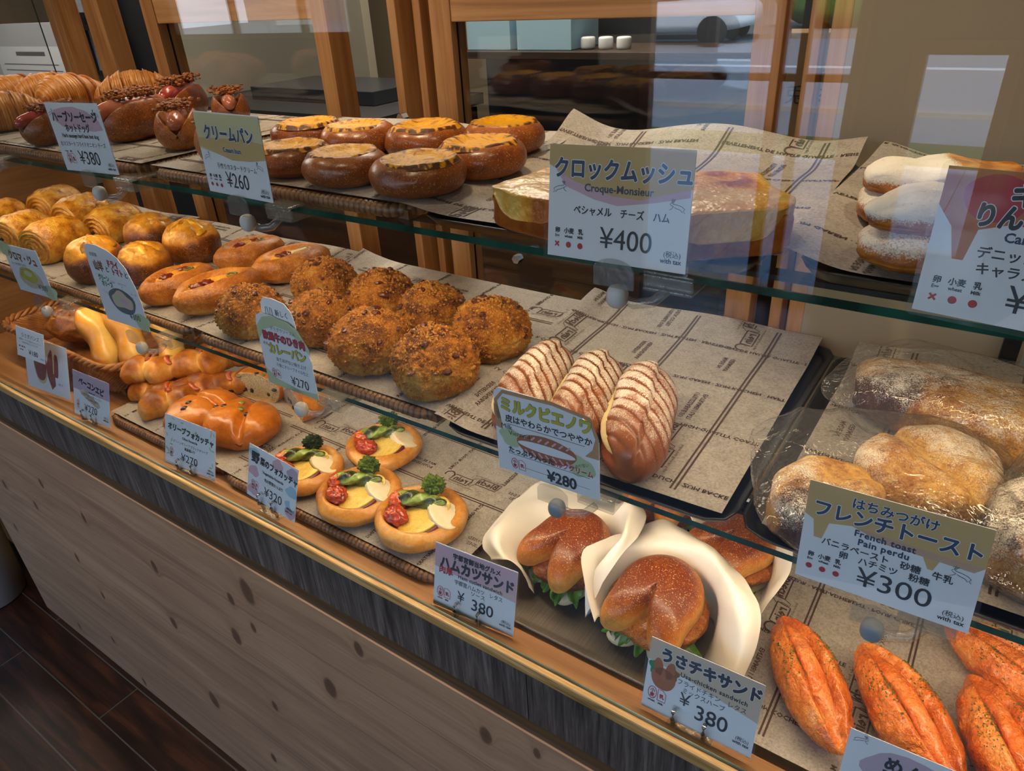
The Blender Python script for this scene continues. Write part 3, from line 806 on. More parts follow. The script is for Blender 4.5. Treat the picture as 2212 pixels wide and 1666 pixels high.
def black_tray(cx, cy, z, hx, hy, label, mat=None, lip=0.008):
    t = empty('black_tray', (cx, cy, z+0.0006))
    tag(t, label, 'tray', 'flat black trays')
    prof = [(-0.0, 0.0), (0.004, 0.0), (0.012, lip), (0.013, lip+0.0012), (0.010, lip+0.0012), (0.003, 0.0025), (-0.0, 0.0025)]
    P, Lt = rrect(hx-0.013, hy-0.013, 0.012, 120)
    d = np.roll(P, -1, 0)-np.roll(P, 1, 0); d /= np.linalg.norm(d, axis=1)[:, None]
    nr = np.stack([d[:, 1], -d[:, 0]], -1)
    V = np.concatenate([np.c_[P+nr*a, np.full(len(P), b)] for a, b in prof]); n = len(P)
    F = [(k*n+i, k*n+(i+1) % n, (k+1)*n+(i+1) % n, (k+1)*n+i) for k in range(len(prof)-1) for i in range(n)]
    F.append(tuple(range(n))[::-1]); F.append(tuple((len(prof)-1)*n+i for i in range(n)))
    make('tray_dish', V, F, mat or M['black'], t)
    return t
# upper shelf
wicker_tray(-1.49, 0.215, Z1, 0.20, 0.155, 'wicker tray under the croissants on the upper shelf')
wicker_tray(-1.064, 0.215, Z1, 0.205, 0.155, 'wicker tray under the sausage rolls on the upper shelf')
wicker_tray(-0.632, 0.218, Z1, 0.198, 0.158, 'wicker tray under the yellow custard buns on the upper shelf')
black_tray(-0.272, 0.215, Z1, 0.146, 0.165, 'black tray under the cheese-topped toasts on the upper shelf')
black_tray(0.04, 0.225, Z1, 0.146, 0.16, 'black tray under the sugar-dusted apple pastries on the upper shelf')
sheet(-1.70, -1.29, 0.07, 0.37, Z1+0.0146, 'B', 1, 'printed baking paper under the croissants')
sheet(-1.285, -0.855, 0.062, 0.365, Z1+0.0146, 'B', 2, 'printed baking paper under the sausage rolls with fried onion')
sheet(-0.835, -0.435, 0.062, 0.37, Z1+0.0146, 'B', 4, 'printed baking paper under the yellow custard buns', curl=(0, 0, 0, 0.006))
sheet(-0.448, -0.122, 0.062, 0.395, Z1+0.0102, 'A', 3, 'printed baking paper curling up behind the cheese-topped toasts', curl=(0.004, 0.004, 0.0, 0.018), corner=(0.003, 0.0, 0.010, 0.0), rot=2.5)
sheet(-0.118, 0.20, 0.068, 0.395, Z1+0.0102, 'A', 8, 'printed baking paper under the sugar-dusted apple pastries', curl=(0.010, 0, 0, 0.004), rot=-1.5)
# lower shelf
wicker_tray(-1.49, 0.215, Z2, 0.195, 0.155, 'wicker tray under the rolled chocolate pastries on the lower shelf')
wicker_tray(-1.062, 0.215, Z2, 0.215, 0.155, 'wicker tray under the round and oval cheese breads on the lower shelf')
wicker_tray(-0.632, 0.215, Z2, 0.205, 0.158, 'wicker tray under the crumb-coated curry buns on the lower shelf')
black_tray(-0.266, 0.222, Z2, 0.148, 0.178, 'black tray under the sugar-dusted cream rolls on the lower shelf')
black_tray(0.041, 0.217, Z2, 0.157, 0.172, 'black tray under the bagged sugared toasts on the lower shelf')
sheet(-1.71, -1.275, 0.063, 0.37, Z2+0.0146, 'B', 5, 'printed baking paper under the rolled chocolate pastries', curl=(0, 0, 0, 0.008))
sheet(-1.275, -0.845, 0.060, 0.37, Z2+0.0146, 'B', 6, 'printed baking paper under the round and oval cheese breads', curl=(0, 0, 0, 0.006))
sheet(-0.842, -0.415, 0.058, 0.375, Z2+0.0146, 'B', 7, 'printed baking paper under the crumb-coated curry buns', corner=(0.004, 0, 0.012, 0))
sheet(-0.428, -0.134, 0.054, 0.405, Z2+0.0102, 'A', 9, 'printed baking paper under the sugar-dusted cream rolls', curl=(0.008, 0, 0, 0.006), rot=1.5)
sheet(-0.098, 0.20, 0.058, 0.393, Z2+0.0102, 'A', 11, 'printed baking paper under the bagged sugared toasts', curl=(0.003, 0, 0, 0.02))
# ledge
wicker_tray(-1.01, 0.205, Z0, 0.155, 0.16, 'wicker tray under the bacon twists and olive flatbreads on the ledge')
wicker_tray(-0.642, 0.205, Z0, 0.205, 0.165, 'wicker tray under the vegetable flatbreads on the ledge')
sheet(-1.165, -0.865, 0.05, 0.36, Z0+0.0146, 'B', 12, 'printed baking paper under the bacon twists and olive flatbreads')
sheet(-0.865, -0.43, 0.042, 0.365, Z0+0.0146, 'B', 13, 'printed baking paper under the vegetable flatbreads', corner=(0.002, 0, 0, 0))
st = black_tray(-0.285, 0.212, Z0, 0.152, 0.172, 'flat steel tray under the wrapped bun sandwiches on the ledge', M['steel'], 0.004)
st.name = 'steel_tray'; st['group'] = 'flat steel trays'
black_tray(0.07, 0.21, Z0, 0.19, 0.17, 'black tray under the orange roe baguettes on the ledge')
sheet(-0.125, 0.255, 0.035, 0.385, Z0+0.0106, 'A', 14, 'printed baking paper under the orange roe baguettes', curl=(0.004, 0, 0, 0))
# ------------------------------------------------------------------ breads
def flat_base(P, cut=0.55, floor_=0.0):
    """press the underside flat and stand the shape on z=0"""
    z = P[:, 2]; zm = z.min()*cut
    P[:, 2] = np.where(z < zm, zm+(z-zm)*0.08, z)
    P[:, 2] -= P[:, 2].min()
    return P
def lump(name, c, r, mat, parent, seed=0, nu=20, nv=12, wob=0.15, freq=1.6, bake=0.5, rot=0.0, dust=0.0, e=1.0):
    """a rounded irregular piece"""
    r = np.broadcast_to(np.asarray(r, float), (3,))
    def fn(TH, T):
        P = ball(TH, T, e, e)
        k = 1+wob*fbm(P, freq, seed, 3)
        P = P*k[:, None]
        b = bake+0.35*fbm(P, 2.2, seed+5, 2)
        P = P*r
        c_, s_ = math.cos(rot), math.sin(rot)
        P = np.stack([c_*P[:, 0]-s_*P[:, 1], s_*P[:, 0]+c_*P[:, 1], P[:, 2]], -1)
        return P+np.asarray(c), {'bake': b, 'dust': np.full(len(b), dust)}
    V, F, A = grid_shape(nu, nv, fn)
    if name is None: return V, F, A
    return make(name, V, F, mat, parent, at=A)
def bits(name, mat, parent, pts, rmin, rmax, seed=0, flat=0.5, kind='stuff', bake=0.6):
    rnd = random.Random(seed); ps = []
    for i, p in enumerate(pts):
        r = rnd.uniform(rmin, rmax)
        V, F, A = lump(None, p, (r*rnd.uniform(0.7, 1.5), r*rnd.uniform(0.6, 1.1), r*flat), None, None, seed+i, 8, 6, 0.45, 2.5, bake, rnd.uniform(0, 3.1))
        ps.append((V, F, 0, A))
    V, F, MI, A = merge(ps)
    o = make(name, V, F, mat, parent, at=A, smooth=None)
    if kind: o['kind'] = kind
    return o
def kind_curry(seed):
    t = empty('curry_bun')
    top = []
    def fn(TH, T):
        P = ball(TH, T)
        n = 1+0.09*fbm(P, 1.6, seed, 2)+0.07*np.abs(fbm(P, 8, seed+3, 3))+0.04*fbm(P, 22, seed+7, 3)
        P = P*n[:, None]*np.array([0.0455, 0.0455, 0.038])
        P = flat_base(P, 0.62)
        b = 0.42+0.28*sm(0.02, 0.055, P[:, 2])-0.2*sm(0.02, 0.0, P[:, 2])+0.55*fbm(P, 70, seed+9, 3)
        return P, {'bake': b}
    V, F, A = grid_shape(150, 84, fn)
    make('bun', V, F, M['curry'], t, at=A)
    rnd = random.Random(seed); up = V[V[:, 2] > 0.036]; upper = V[V[:, 2] > 0.018]
    pts = [up[rnd.randrange(len(up))] for _ in range(13)]+[upper[rnd.randrange(len(upper))] for _ in range(6)]
    bits('breadcrumbs', M['curry'], t, [V[rnd.randrange(len(V))] for _ in range(900)], 0.0007, 0.0019, seed+40, 0.9, bake=0.35)
    bits('toasted_crumbs', M['char'], t, pts, 0.0022, 0.0062, seed, 0.6)
    return t
def kind_cream(seed):
    t = empty('custard_bun')
    cx, cy = 0.003*math.sin(seed*2.1), 0.003*math.cos(seed*1.7)
    def fn(TH, T):
        P = ball(TH, T, 1.0, 0.85)
        P = P*(1+0.05*fbm(P, 1.4, seed, 2))[:, None]*np.array([0.0465, 0.0465, 0.0205])
        P = flat_base(P, 0.8)
        r = np.hypot(P[:, 0]-cx, P[:, 1]-cy); upz = P[:, 2] > 0.017
        P[:, 2] -= np.where(upz, 0.010*sm(0.036, 0.024, r), 0)
        b = 0.72-0.25*sm(0.012, 0.0, P[:, 2])+0.15*fbm(P, 30, seed+2, 2)-0.25*sm(0.026, 0.034, P[:, 2])
        return P, {'bake': b}
    V, F, A = grid_shape(80, 44, fn)
    make('bun', V, F, M['cream'], t, at=A)
    n1, n2 = 120, 34
    th = np.linspace(0, 2*np.pi, n1, endpoint=False); rr = np.linspace(0, 1, n2)
    R_, TH = np.meshgrid(rr, th, indexing='ij'); R_ = R_.ravel(); TH = TH.ravel()
    dirs = np.stack([np.cos(TH), np.sin(TH), np.full_like(TH, seed*1.3)], -1)
    Rm = 0.0405*(1+0.06*fbm(dirs, 1.6, seed, 3))
    X = cx+R_*Rm*np.cos(TH); Y = cy+R_*Rm*np.sin(TH)
    P0 = np.stack([X, Y, 0*X], -1)
    Z = 0.0298+0.0042*sm(0.45, 0.82, R_)-0.0048*sm(0.88, 1.0, R_)+0.0014*fbm(P0, 60, seed+4, 3)-0.001
    crin = fbm(P0, 260, seed+6, 2)+0.4*fbm(P0, 50, seed+3, 2)
    b = 0.25+0.95*sm(0.55, 0.92, R_)*sm(0.0, 0.45, crin+0.35*sm(0.8, 1.0, R_))+0.45*sm(0.25, 0.5, np.abs(fbm(P0*np.array([3, 1, 1]), 90, seed+8, 2)))
    V = np.stack([X, Y, Z], -1)
    F = [(i*n1+j, (i+1)*n1+j, (i+1)*n1+(j+1) % n1, i*n1+(j+1) % n1) for i in range(1, n2-1) for j in range(n1)]
    F += [(0, n1+j, n1+(j+1) % n1) for j in range(n1)]
    make('custard_topping', V, F, M['custard'], t, at={'bake': b})
    return t
def kind_croissant(seed, bend=0.018):
    t = empty('croissant')
    def fn(TH, T):
        u = 2*T-1
        seg = 3.6; a = np.abs(u)*seg; fr = a-np.floor(a)
        step = 1+0.13*(1-fr)**1.5*np.where(a > 0.5, 1, 0.3)
        r = np.clip(1-np.abs(u)**2.0, 0, 1)**0.62*step
        x = 0.062*u
        cy = -bend*u*u*2.0
        ridge = 0.012*np.sin(a*2*np.pi*3.0+1.6*np.sin(TH)+2*fbm(np.stack([a, np.cos(TH), np.sin(TH)], -1), 1.5, seed, 2))
        y = cy+0.034*r*(1+ridge)*np.cos(TH); z = 0.032*r*(1+ridge)*np.sin(TH)
        P = np.stack([x, y, z], -1); P += 0.0016*fbm(P, 60, seed, 3)[:, None]
        P = flat_base(P, 0.7)
        b = 0.45+0.16*np.sin(a*2*np.pi*5.0+1.6*np.sin(TH)+3*fbm(P, 30, seed, 2))+0.5*sm(0.8, 1.0, fr)-0.2*sm(0.3, 0.0, fr)-0.15*sm(0.03, 0.0, P[:, 2])+0.3*sm(0.8, 1, np.abs(u))
        return P, {'bake': b}
    V, F, A = grid_shape(56, 150, fn)
    make('layered_dough', V, F, M['croissant'], t, at=A)
    return t
def kind_pain(seed):
    t = empty('chocolate_pastry_roll')
    def fn(TH, T):
        # T: 0..0.28 left cap, body, right cap
        cap = 0.26
        u = np.where(T < cap, -1, np.where(T > 1-cap, 1, (T-cap)/(1-2*cap)*2-1))
        rr = np.where(T < cap, T/cap, np.where(T > 1-cap, (1-T)/cap, 1.0))
        edge = 1-0.13*np.abs(u)**4
        y = 0.039*np.cos(TH)*rr*edge; z = 0.036*np.sin(TH)*rr*edge*(1-0.08*u*u)
        sp = np.sin(2*np.pi*(rr*4.2-TH/(2*np.pi)))
        x = 0.041*u + np.sign(u)*(np.abs(u) >= 1)*(0.004*(1-rr**2)*0+(0.0026*sp+0.006*(1-rr))*sm(0.0, 0.2, rr)*sm(1.0, 0.93, rr)) 
        flap = 0.0022*np.sin(TH*1.0+0.4)
        P = np.stack([x, y+flap*0, z], -1)
        body = (T >= cap) & (T <= 1-cap)
        P[:, 2] += np.where(body, 0.0028*fbm(P, 60, seed, 3)+0.0022*np.abs(fbm(P, 150, seed+1, 2)), 0)
        lay = 0.0012*np.sin(TH*9+u*3)*body*sm(0.2, -0.5, np.sin(TH))
        P[:, 1] += lay
        P = flat_base(P, 0.72)
        b = np.where(body, 0.34+0.75*fbm(P, 95, seed+2, 3)+0.3*sm(0.9, 1.0, np.abs(u)), 0.35+0.38*sp)
        return P, {'bake': b}
    V, F, A = grid_shape(64, 90, fn)
    make('rolled_dough', V, F, M['pain'], t, at=A)
    for sx in (-1, 1):
        lump('chocolate_stick', (sx*0.0445, 0.006, 0.024), (0.003, 0.0055, 0.0035), M['choc'], t, seed, 12, 8, 0.2)
    return t
def kind_goat(seed):
    t = empty('round_cheese_bread')
    def fn(TH, T):
        P = ball(TH, T, 1.0, 0.92)
        up = sm(0.25, 0.9, P[:, 2])
        petal = np.abs(np.sin(TH*2+0.4+seed))
        n = 1+0.05*fbm(P, 1.6, seed, 2)-0.14*up*(1-petal)**2*sm(1.0, 0.8, P[:, 2])+0.10*up*fbm(P, 4, seed+3, 4)
        P = P*n[:, None]*np.array([0.043, 0.043, 0.037])
        P = flat_base(P, 0.72)
        b = 0.92-0.75*sm(0.036, 0.050, P[:, 2]+0.016*fbm(P, 26, seed, 3))+0.7*up*fbm(P, 40, seed+6, 3)
        return P, {'bake': b}
    V, F, A = grid_shape(90, 56, fn)
    make('loaf', V, F, M['goat'], t, at=A)
    rnd = random.Random(seed)
    up = V[V[:, 2] > 0.05]
    # torn cheesy crest lying over the cross cut
    def cr(TH, T):
        P = ball(TH, T); k = 1+0.35*fbm(P, 2.4, seed+11, 3)+0.2*np.sin(TH*4+seed)
        P = P*k[:, None]*np.array([0.031, 0.027, 0.0085]); P[:, 2] += 0.056-14*(P[:, 0]**2+P[:, 1]**2)*0.6+0.004*np.abs(fbm(P, 50, seed, 3))
        return P, {'bake': 0.4+1.1*fbm(P, 60, seed+1, 3)}
    V2, F2, A2 = grid_shape(60, 24, cr)
    make('cheese_crest', V2, F2, M['crest'], t, at=A2)
    return t
def kind_oval(seed, stick=False):
    t = empty('oval_cheese_bread')
    def fn(TH, T):
        P = ball(TH, T, 1.0, 0.9)
        P = P*(1+0.08*fbm(P, 1.5, seed, 2)+0.02*fbm(P, 7, seed+4, 2))[:, None]*np.array([0.063, 0.041, 0.026])
        P = flat_base(P, 0.75)
        e = np.hypot(P[:, 0]/0.046, P[:, 1]/0.021)
        P[:, 2] -= np.where(P[:, 2] > 0.02, 0.011*sm(1.15, 0.55, e), 0)
        b = 0.6-0.3*sm(0.02, 0.0, P[:, 2])-0.1*sm(1.3, 0.8, e)*(P[:, 2] > 0.018)+0.25*fbm(P, 34, seed+2, 3)
        return P, {'bake': b}
    V, F, A = grid_shape(90, 50, fn)
    make('loaf', V, F, M['oval'], t, at=A)
    lump('melted_cheese', (0.004, 0, 0.0305), (0.043, 0.019, 0.0065), M['cheese'], t, seed, 60, 26, 0.42, 2.6, 0.5)
    rnd = random.Random(seed)
    for k in range(2):
        lump('bacon_piece', (rnd.uniform(-0.03, 0.02), rnd.uniform(-0.008, 0.008), 0.0355), (0.011, 0.008, 0.004), M['bacon'], t, seed+k, 24, 14, 0.5, 3, 1.0, rnd.uniform(0, 3))
    a = np.linspace(0, 2*np.pi, 20, endpoint=False)
    V, F = tube_path(np.stack([0.022+0.0062*np.cos(a), -0.004+0.0062*np.sin(a), np.full(20, 0.0370)], -1), 0.0022, 8, True)
    make('olive_slice', V, F, M['olive'], t)
    if stick:
        V, F = boxg(-0.002, 0.024, -0.013, -0.006, 0.035, 0.041)
        make('potato_stick', V, F, M['potato'], t, smooth=False, mods=[('BEVEL', dict(width=0.001, segments=2))])
    return t
def kind_milk(seed):
    t = empty('cream_filled_roll')
    Lh, w_, h_ = 0.083, 0.031, 0.031
    def fn(TH, T):
        u = 2*T-1
        r = np.clip(1-np.abs(u)**3.4, 0, 1)**0.5*(1+0.03*np.sin(u*5+seed))
        y = w_*r*np.cos(TH); z = h_*r*np.sin(TH)*(1-0.0*u)
        x = Lh*u
        top = sm(-0.25, 0.35, np.sin(TH))
        sl = np.sin((x*0.85-y*0.8)*2*np.pi/0.0145)
        gro = sm(0.72+0.3*fbm(np.stack([x*60, TH, 0*x+seed], -1), 1.0, seed, 2), 1.0, sl)*top*sm(0.97, 0.85, np.abs(u))
        P = np.stack([x, y*(1-0.05*gro), z*(1-0.07*gro)], -1)
        # the split along one long side that holds the cream
        cut = np.exp(-((TH-0.21)/0.17)**2)*sm(1.0, 0.8, np.abs(u))
        P[:, 1] *= 1-0.35*cut
        P[:, 2] += 0.006*sm(0.0, 0.5, np.sin(TH))*(np.cos(TH) > -0.3)
        P += 0.0008*fbm(P, 50, seed, 2)[:, None]
        P = flat_base(P, 0.75)
        dust = (0.58-0.75*gro)*sm(0.0, 0.55, np.sin(TH-0.15))*sm(1.02, 0.62, u)*sm(-1.1, -0.3, u)
        b = 0.62+0.25*gro-0.5*sm(0.016, 0.0, P[:, 2])+0.12*fbm(P, 20, seed+1, 2)
        return P, {'bake': b, 'dust': dust*(0.9+0.3*fbm(P, 40, seed+4, 2))}
    V, F, A = grid_shape(72, 150, fn)
    make('roll', V, F, M['milk'], t, at=A)
    def cf(TH, T):
        u = 2*T-1; r = np.clip(1-u**4, 0, 1)**0.5
        P = np.stack([Lh*0.9*u, w_*0.83*(1-0.55*np.abs(u)**3)+0.008*r*np.cos(TH), 0.033+0.0055*r*np.sin(TH)], -1)
        P += (0.0012*fbm(P, 90, seed, 3))[:, None]
        return P, {'bake': 0.4+0.3*fbm(P, 60, seed, 2)}
    V, F, A = grid_shape(16, 70, cf)
    make('milk_cream', V, F, M['creamfill'], t, at=A)
    return t
def kind_hotdog(seed, red=False, open_=False):
    t = empty('sausage_roll')
    def fn(TH, T):
        u = 2*T-1
        r = np.clip(1-np.abs(u)**3.0, 0, 1)**0.55
        P = np.stack([0.056*u, 0.034*r*np.cos(TH), 0.031*r*np.sin(TH)], -1)
        slit = np.exp(-((TH-np.pi/2)/0.30)**2)
        P[:, 2] -= 0.024*slit*r; P[:, 1] += 0.012*np.sign(np.cos(TH))*np.exp(-((TH-np.pi/2)/0.7)**2)*r
        if open_: P[:, 2] -= 0.012*slit*sm(0.4, 1, u)
        P += (0.0011*fbm(P, 60, seed, 3))[:, None]
        P = flat_base(P, 0.75)
        b = 0.72+0.2*fbm(P, 24, seed+1, 3)-(0.6 if open_ else 0.4)*slit-(0.25 if open_ else 0.0)
        return P, {'bake': b, 'dust': np.full(len(b), 0.22 if open_ else 0.0)*sm(0.04, 0.0, P[:, 2])}
    V, F, A = grid_shape(80, 60, fn)
    make('roll', V, F, M['hotdog'], t, at=A)
    V, F, A = grid_shape(28, 40, lambda TH, T: (lambda u: (np.stack([0.064*u, 0.0125*np.clip(1-np.abs(u)**5, 0, 1)**0.5*np.cos(TH), 0.042+0.0125*np.clip(1-np.abs(u)**5, 0, 1)**0.5*np.sin(TH)-0.004*u*u], -1), {'bake': 0.45+0.2*np.sin(u*9)}))(2*T-1))
    make('sausage', V, F, M['redsaus'] if red else M['sausage'], t, at=A)
    rnd = random.Random(seed)
    pts = [(rnd.uniform(-0.042, 0.03), rnd.gauss(0, 0.011), 0.053+rnd.uniform(0, 0.010)) for _ in range(170)]
    bits('fried_onion_bits', M['onionf'], t, pts, 0.0016, 0.0042, seed, 0.6)
    return t
def kind_toast(seed):
    t = empty('cheese_toast')
    def fn(TH, T):
        P = ball(TH, T, 0.28, 0.32)
        P = P*(1+0.02*fbm(P, 3, seed, 2))[:, None]*np.array([0.052, 0.050, 0.0165]); P[:, 2] -= P[:, 2].min()
        b = 0.85-0.55*sm(0.02, 0.03, P[:, 2])*0.6+0.2*fbm(P, 40, seed+1, 2)
        return P, {'bake': b}
    V, F, A = grid_shape(80, 40, fn)
    make('bread_slice', V, F, M['foc'], t, at=A)
    def cf(TH, T):
        P = ball(TH, T, 0.35, 0.4)
        k = 1+0.05*fbm(P, 3.2, seed+5, 3)
        P = P*k[:, None]*np.array([0.0535, 0.0510, 0.0042])
        edge = np.maximum(np.abs(P[:, 0])/0.0535, np.abs(P[:, 1])/0.051)
        drip = sm(0.8, 1.0, edge)*(0.55+0.45*np.sin(TH*7+seed))*0.017*(P[:, 2] < 0)
        P[:, 2] += 0.0335+0.0030*fbm(P, 55, seed, 3)-drip
        b = 0.25+1.0*sm(0.12, 0.42, fbm(P, 30, seed+9, 2))+0.4*fbm(P, 90, seed+2, 2)
        return P, {'bake': b}
    V, F, A = grid_shape(110, 60, cf)
    make('cheese_layer', V, F, M['cheese'], t, at=A)
    return t
def kind_danish(seed):
    t = empty('apple_pastry')
    def layer(sx, sy, sz, zoff, dz, dust, sd, xo=0.0):
        def fn(TH, T):
            P = ball(TH, T, 0.8, 0.7)
            P = P*(1+0.08*fbm(P, 2.0, sd, 3))[:, None]*np.array([sx, sy, sz])
            P[:, 1] -= 3.2*P[:, 0]**2; P[:, 0] += xo
            P[:, 2] += zoff+0.0030*fbm(P, 45, sd, 3)+0.0035*np.abs(np.sin(P[:, 0]*70+sd))*(P[:, 2] > 0)
            b = 0.6+0.25*np.sin(P[:, 2]*2600)-0.2*sm(zoff, zoff+sz, P[:, 2])+0.2*fbm(P, 30, sd+1, 2)
            du = dust*sm(zoff-0.25*sz, zoff+0.5*sz, P[:, 2])*sm(0.012, -0.004, P[:, 0]+0.004*fbm(P, 50, sd, 2))
            return P, {'bake': b, 'dust': du}
        V, F, A = grid_shape(70, 36, fn)
        return V, F, A
    V, F, A = layer(0.055, 0.036, 0.014, 0.014, 0, 0.6, seed); make('lower_pastry_layer', V, F, M['croissant'], t, at=A)
    V, F, A = layer(0.052, 0.030, 0.011, 0.034, 0, 0.85, seed+3, -0.002); make('upper_pastry_flap', V, F, M['croissant'], t, at=A)
    lump('apple_filling', (0, -0.004, 0.025), (0.045, 0.024, 0.006), M['custard'], t, seed, 30, 12, 0.2, 2, 0.8)
    return t
def kind_french(seed, lx=0.058, ly=0.045, crease=0.25, hz=0.024):
    t = empty('sugared_french_toast')
    def fn(TH, T):
        P = ball(TH, T, 0.7, 0.5)
        th = TH
        k = 1+0.10*fbm(P, 1.4, seed, 2)+0.05*np.sin(3*th+seed)
        P = P*k[:, None]*np.array([lx, ly, hz])
        d = np.abs(P[:, 1]*0.94+P[:, 0]*0.34)
        cv = np.exp(-(d/0.0075)**2)*crease
        P[:, 2] -= np.where(P[:, 2] > 0, 0.022*cv, 0)
        P[:, 2] += 0.0034*fbm(P, 45, seed+2, 4)
        P = flat_base(P, 0.85)
        b = 0.3+1.1*sm(0.0, 0.4, fbm(P, 24, seed+4, 3))-0.35*cv+0.35*sm(0.02, 0.005, P[:, 2])
        du = 0.36*sm(0.012, 0.04, P[:, 2])*(1-0.9*cv)*(0.9+1.1*fbm(P, 26, seed+7, 2))
        return P, {'bake': b, 'dust': du}
    V, F, A = grid_shape(90, 50, fn)
    make('toast_piece', V, F, M['toastc'], t, at=A)
    return t
def epi_bread(seed, n=4, Lh=0.085, name='bacon_twist_bread'):
    t = empty(name)
    def fn(TH, T):
        u = 2*T-1
        ph = (u+1)/2*n
        lob = np.abs(np.sin(ph*np.pi))**0.55
        r = 0.0155+0.0085*lob
        r *= np.clip(1-np.abs(u)**9, 0, 1)**0.5
        cyy = 0.0085*np.where(np.floor(ph).astype(int) % 2 == 0, 1, -1)*np.sin(ph*np.pi)**2
        tw = TH+ph*0.8
        P = np.stack([Lh*u+0.004*np.sin(tw)*lob, cyy+1.18*r*np.cos(TH), r*np.sin(TH)*0.98], -1)
        P += (0.0022*fbm(P, 34, seed, 3))[:, None]
        P = flat_base(P, 0.7)
        b = 0.5+0.35*sm(0.02, 0.04, P[:, 2])*lob-0.45*(1-lob)+0.5*fbm(P, 26, seed+1, 3)
        return P, {'bake': b}
    V, F, A = grid_shape(44, 44*n, fn)
    make('twisted_dough', V, F, M['epi'], t, at=A)
    for k in range(1, n):
        x = Lh*(2*k/n-1); s_ = 1 if k % 2 else -1
        a = np.linspace(-0.3, 1.9, 12)
        P = np.stack([x+0.007*np.cos(a)*s_, 0.012*np.sin(a)*s_-0.002, 0.0405+0.003*np.cos(a*2)], -1)
        V, F = tube_path(P, 0.0046, 8)
        make('bacon_strip', V*np.array([1, 1, 0.85]), F, M['bacon'], t, at={'bake': np.full(len(V), 0.5)})
    return t
def olive_foc(seed, cut=None, sx=0.062, sy=0.052):
    t = empty('olive_flatbread')
    def fn(TH, T):
        P = ball(TH, T, 1.0, 0.9)
        P = P*(1+0.07*fbm(P, 1.5, seed, 2))[:, None]*np.array([sx, sy, 0.031])
        P[:, 2] += 0.0060*fbm(P, 20, seed+3, 3)-0.010*np.exp(-((P[:, 0]-0.012+0.3*P[:, 1])/0.006)**2)*(P[:, 2] > 0)*(cut is None)
        P = flat_base(P, 0.75)
        cr = np.zeros(len(P))
        if cut is not None:
            cr = sm(cut+0.001, cut-0.001, P[:, 1])*(P[:, 2] > 0.003)
            P[:, 1] = np.maximum(P[:, 1], cut-0.0015*fbm(P, 80, seed, 2))
        b = 0.58-0.45*sm(0.012, 0.0, P[:, 2])+0.3*fbm(P, 16, seed+1, 3)
        return P, {'bake': b, 'crumb': cr}
    V, F, A = grid_shape(100, 56, fn)
    make('loaf', V, F, M['foc'], t, at=A)
    rnd = random.Random(seed); up = V[V[:, 2] > 0.03]
    for k in range(5):
        p = up[rnd.randrange(len(up))]
        lump('olive_piece', p+np.array([0, 0, -0.0015]), (0.0062, 0.0048, 0.0032), M['olive'] if k % 2 else M['blackolive'], t, seed+k, 12, 8, 0.2)
    if cut is not None:
        for k in range(5):
            lump('olive_piece', (rnd.uniform(-0.035, 0.035), cut, rnd.uniform(0.012, 0.026)), (0.004, 0.0025, 0.004), M['blackolive'], t, seed+k, 12, 8, 0.2)
    return t
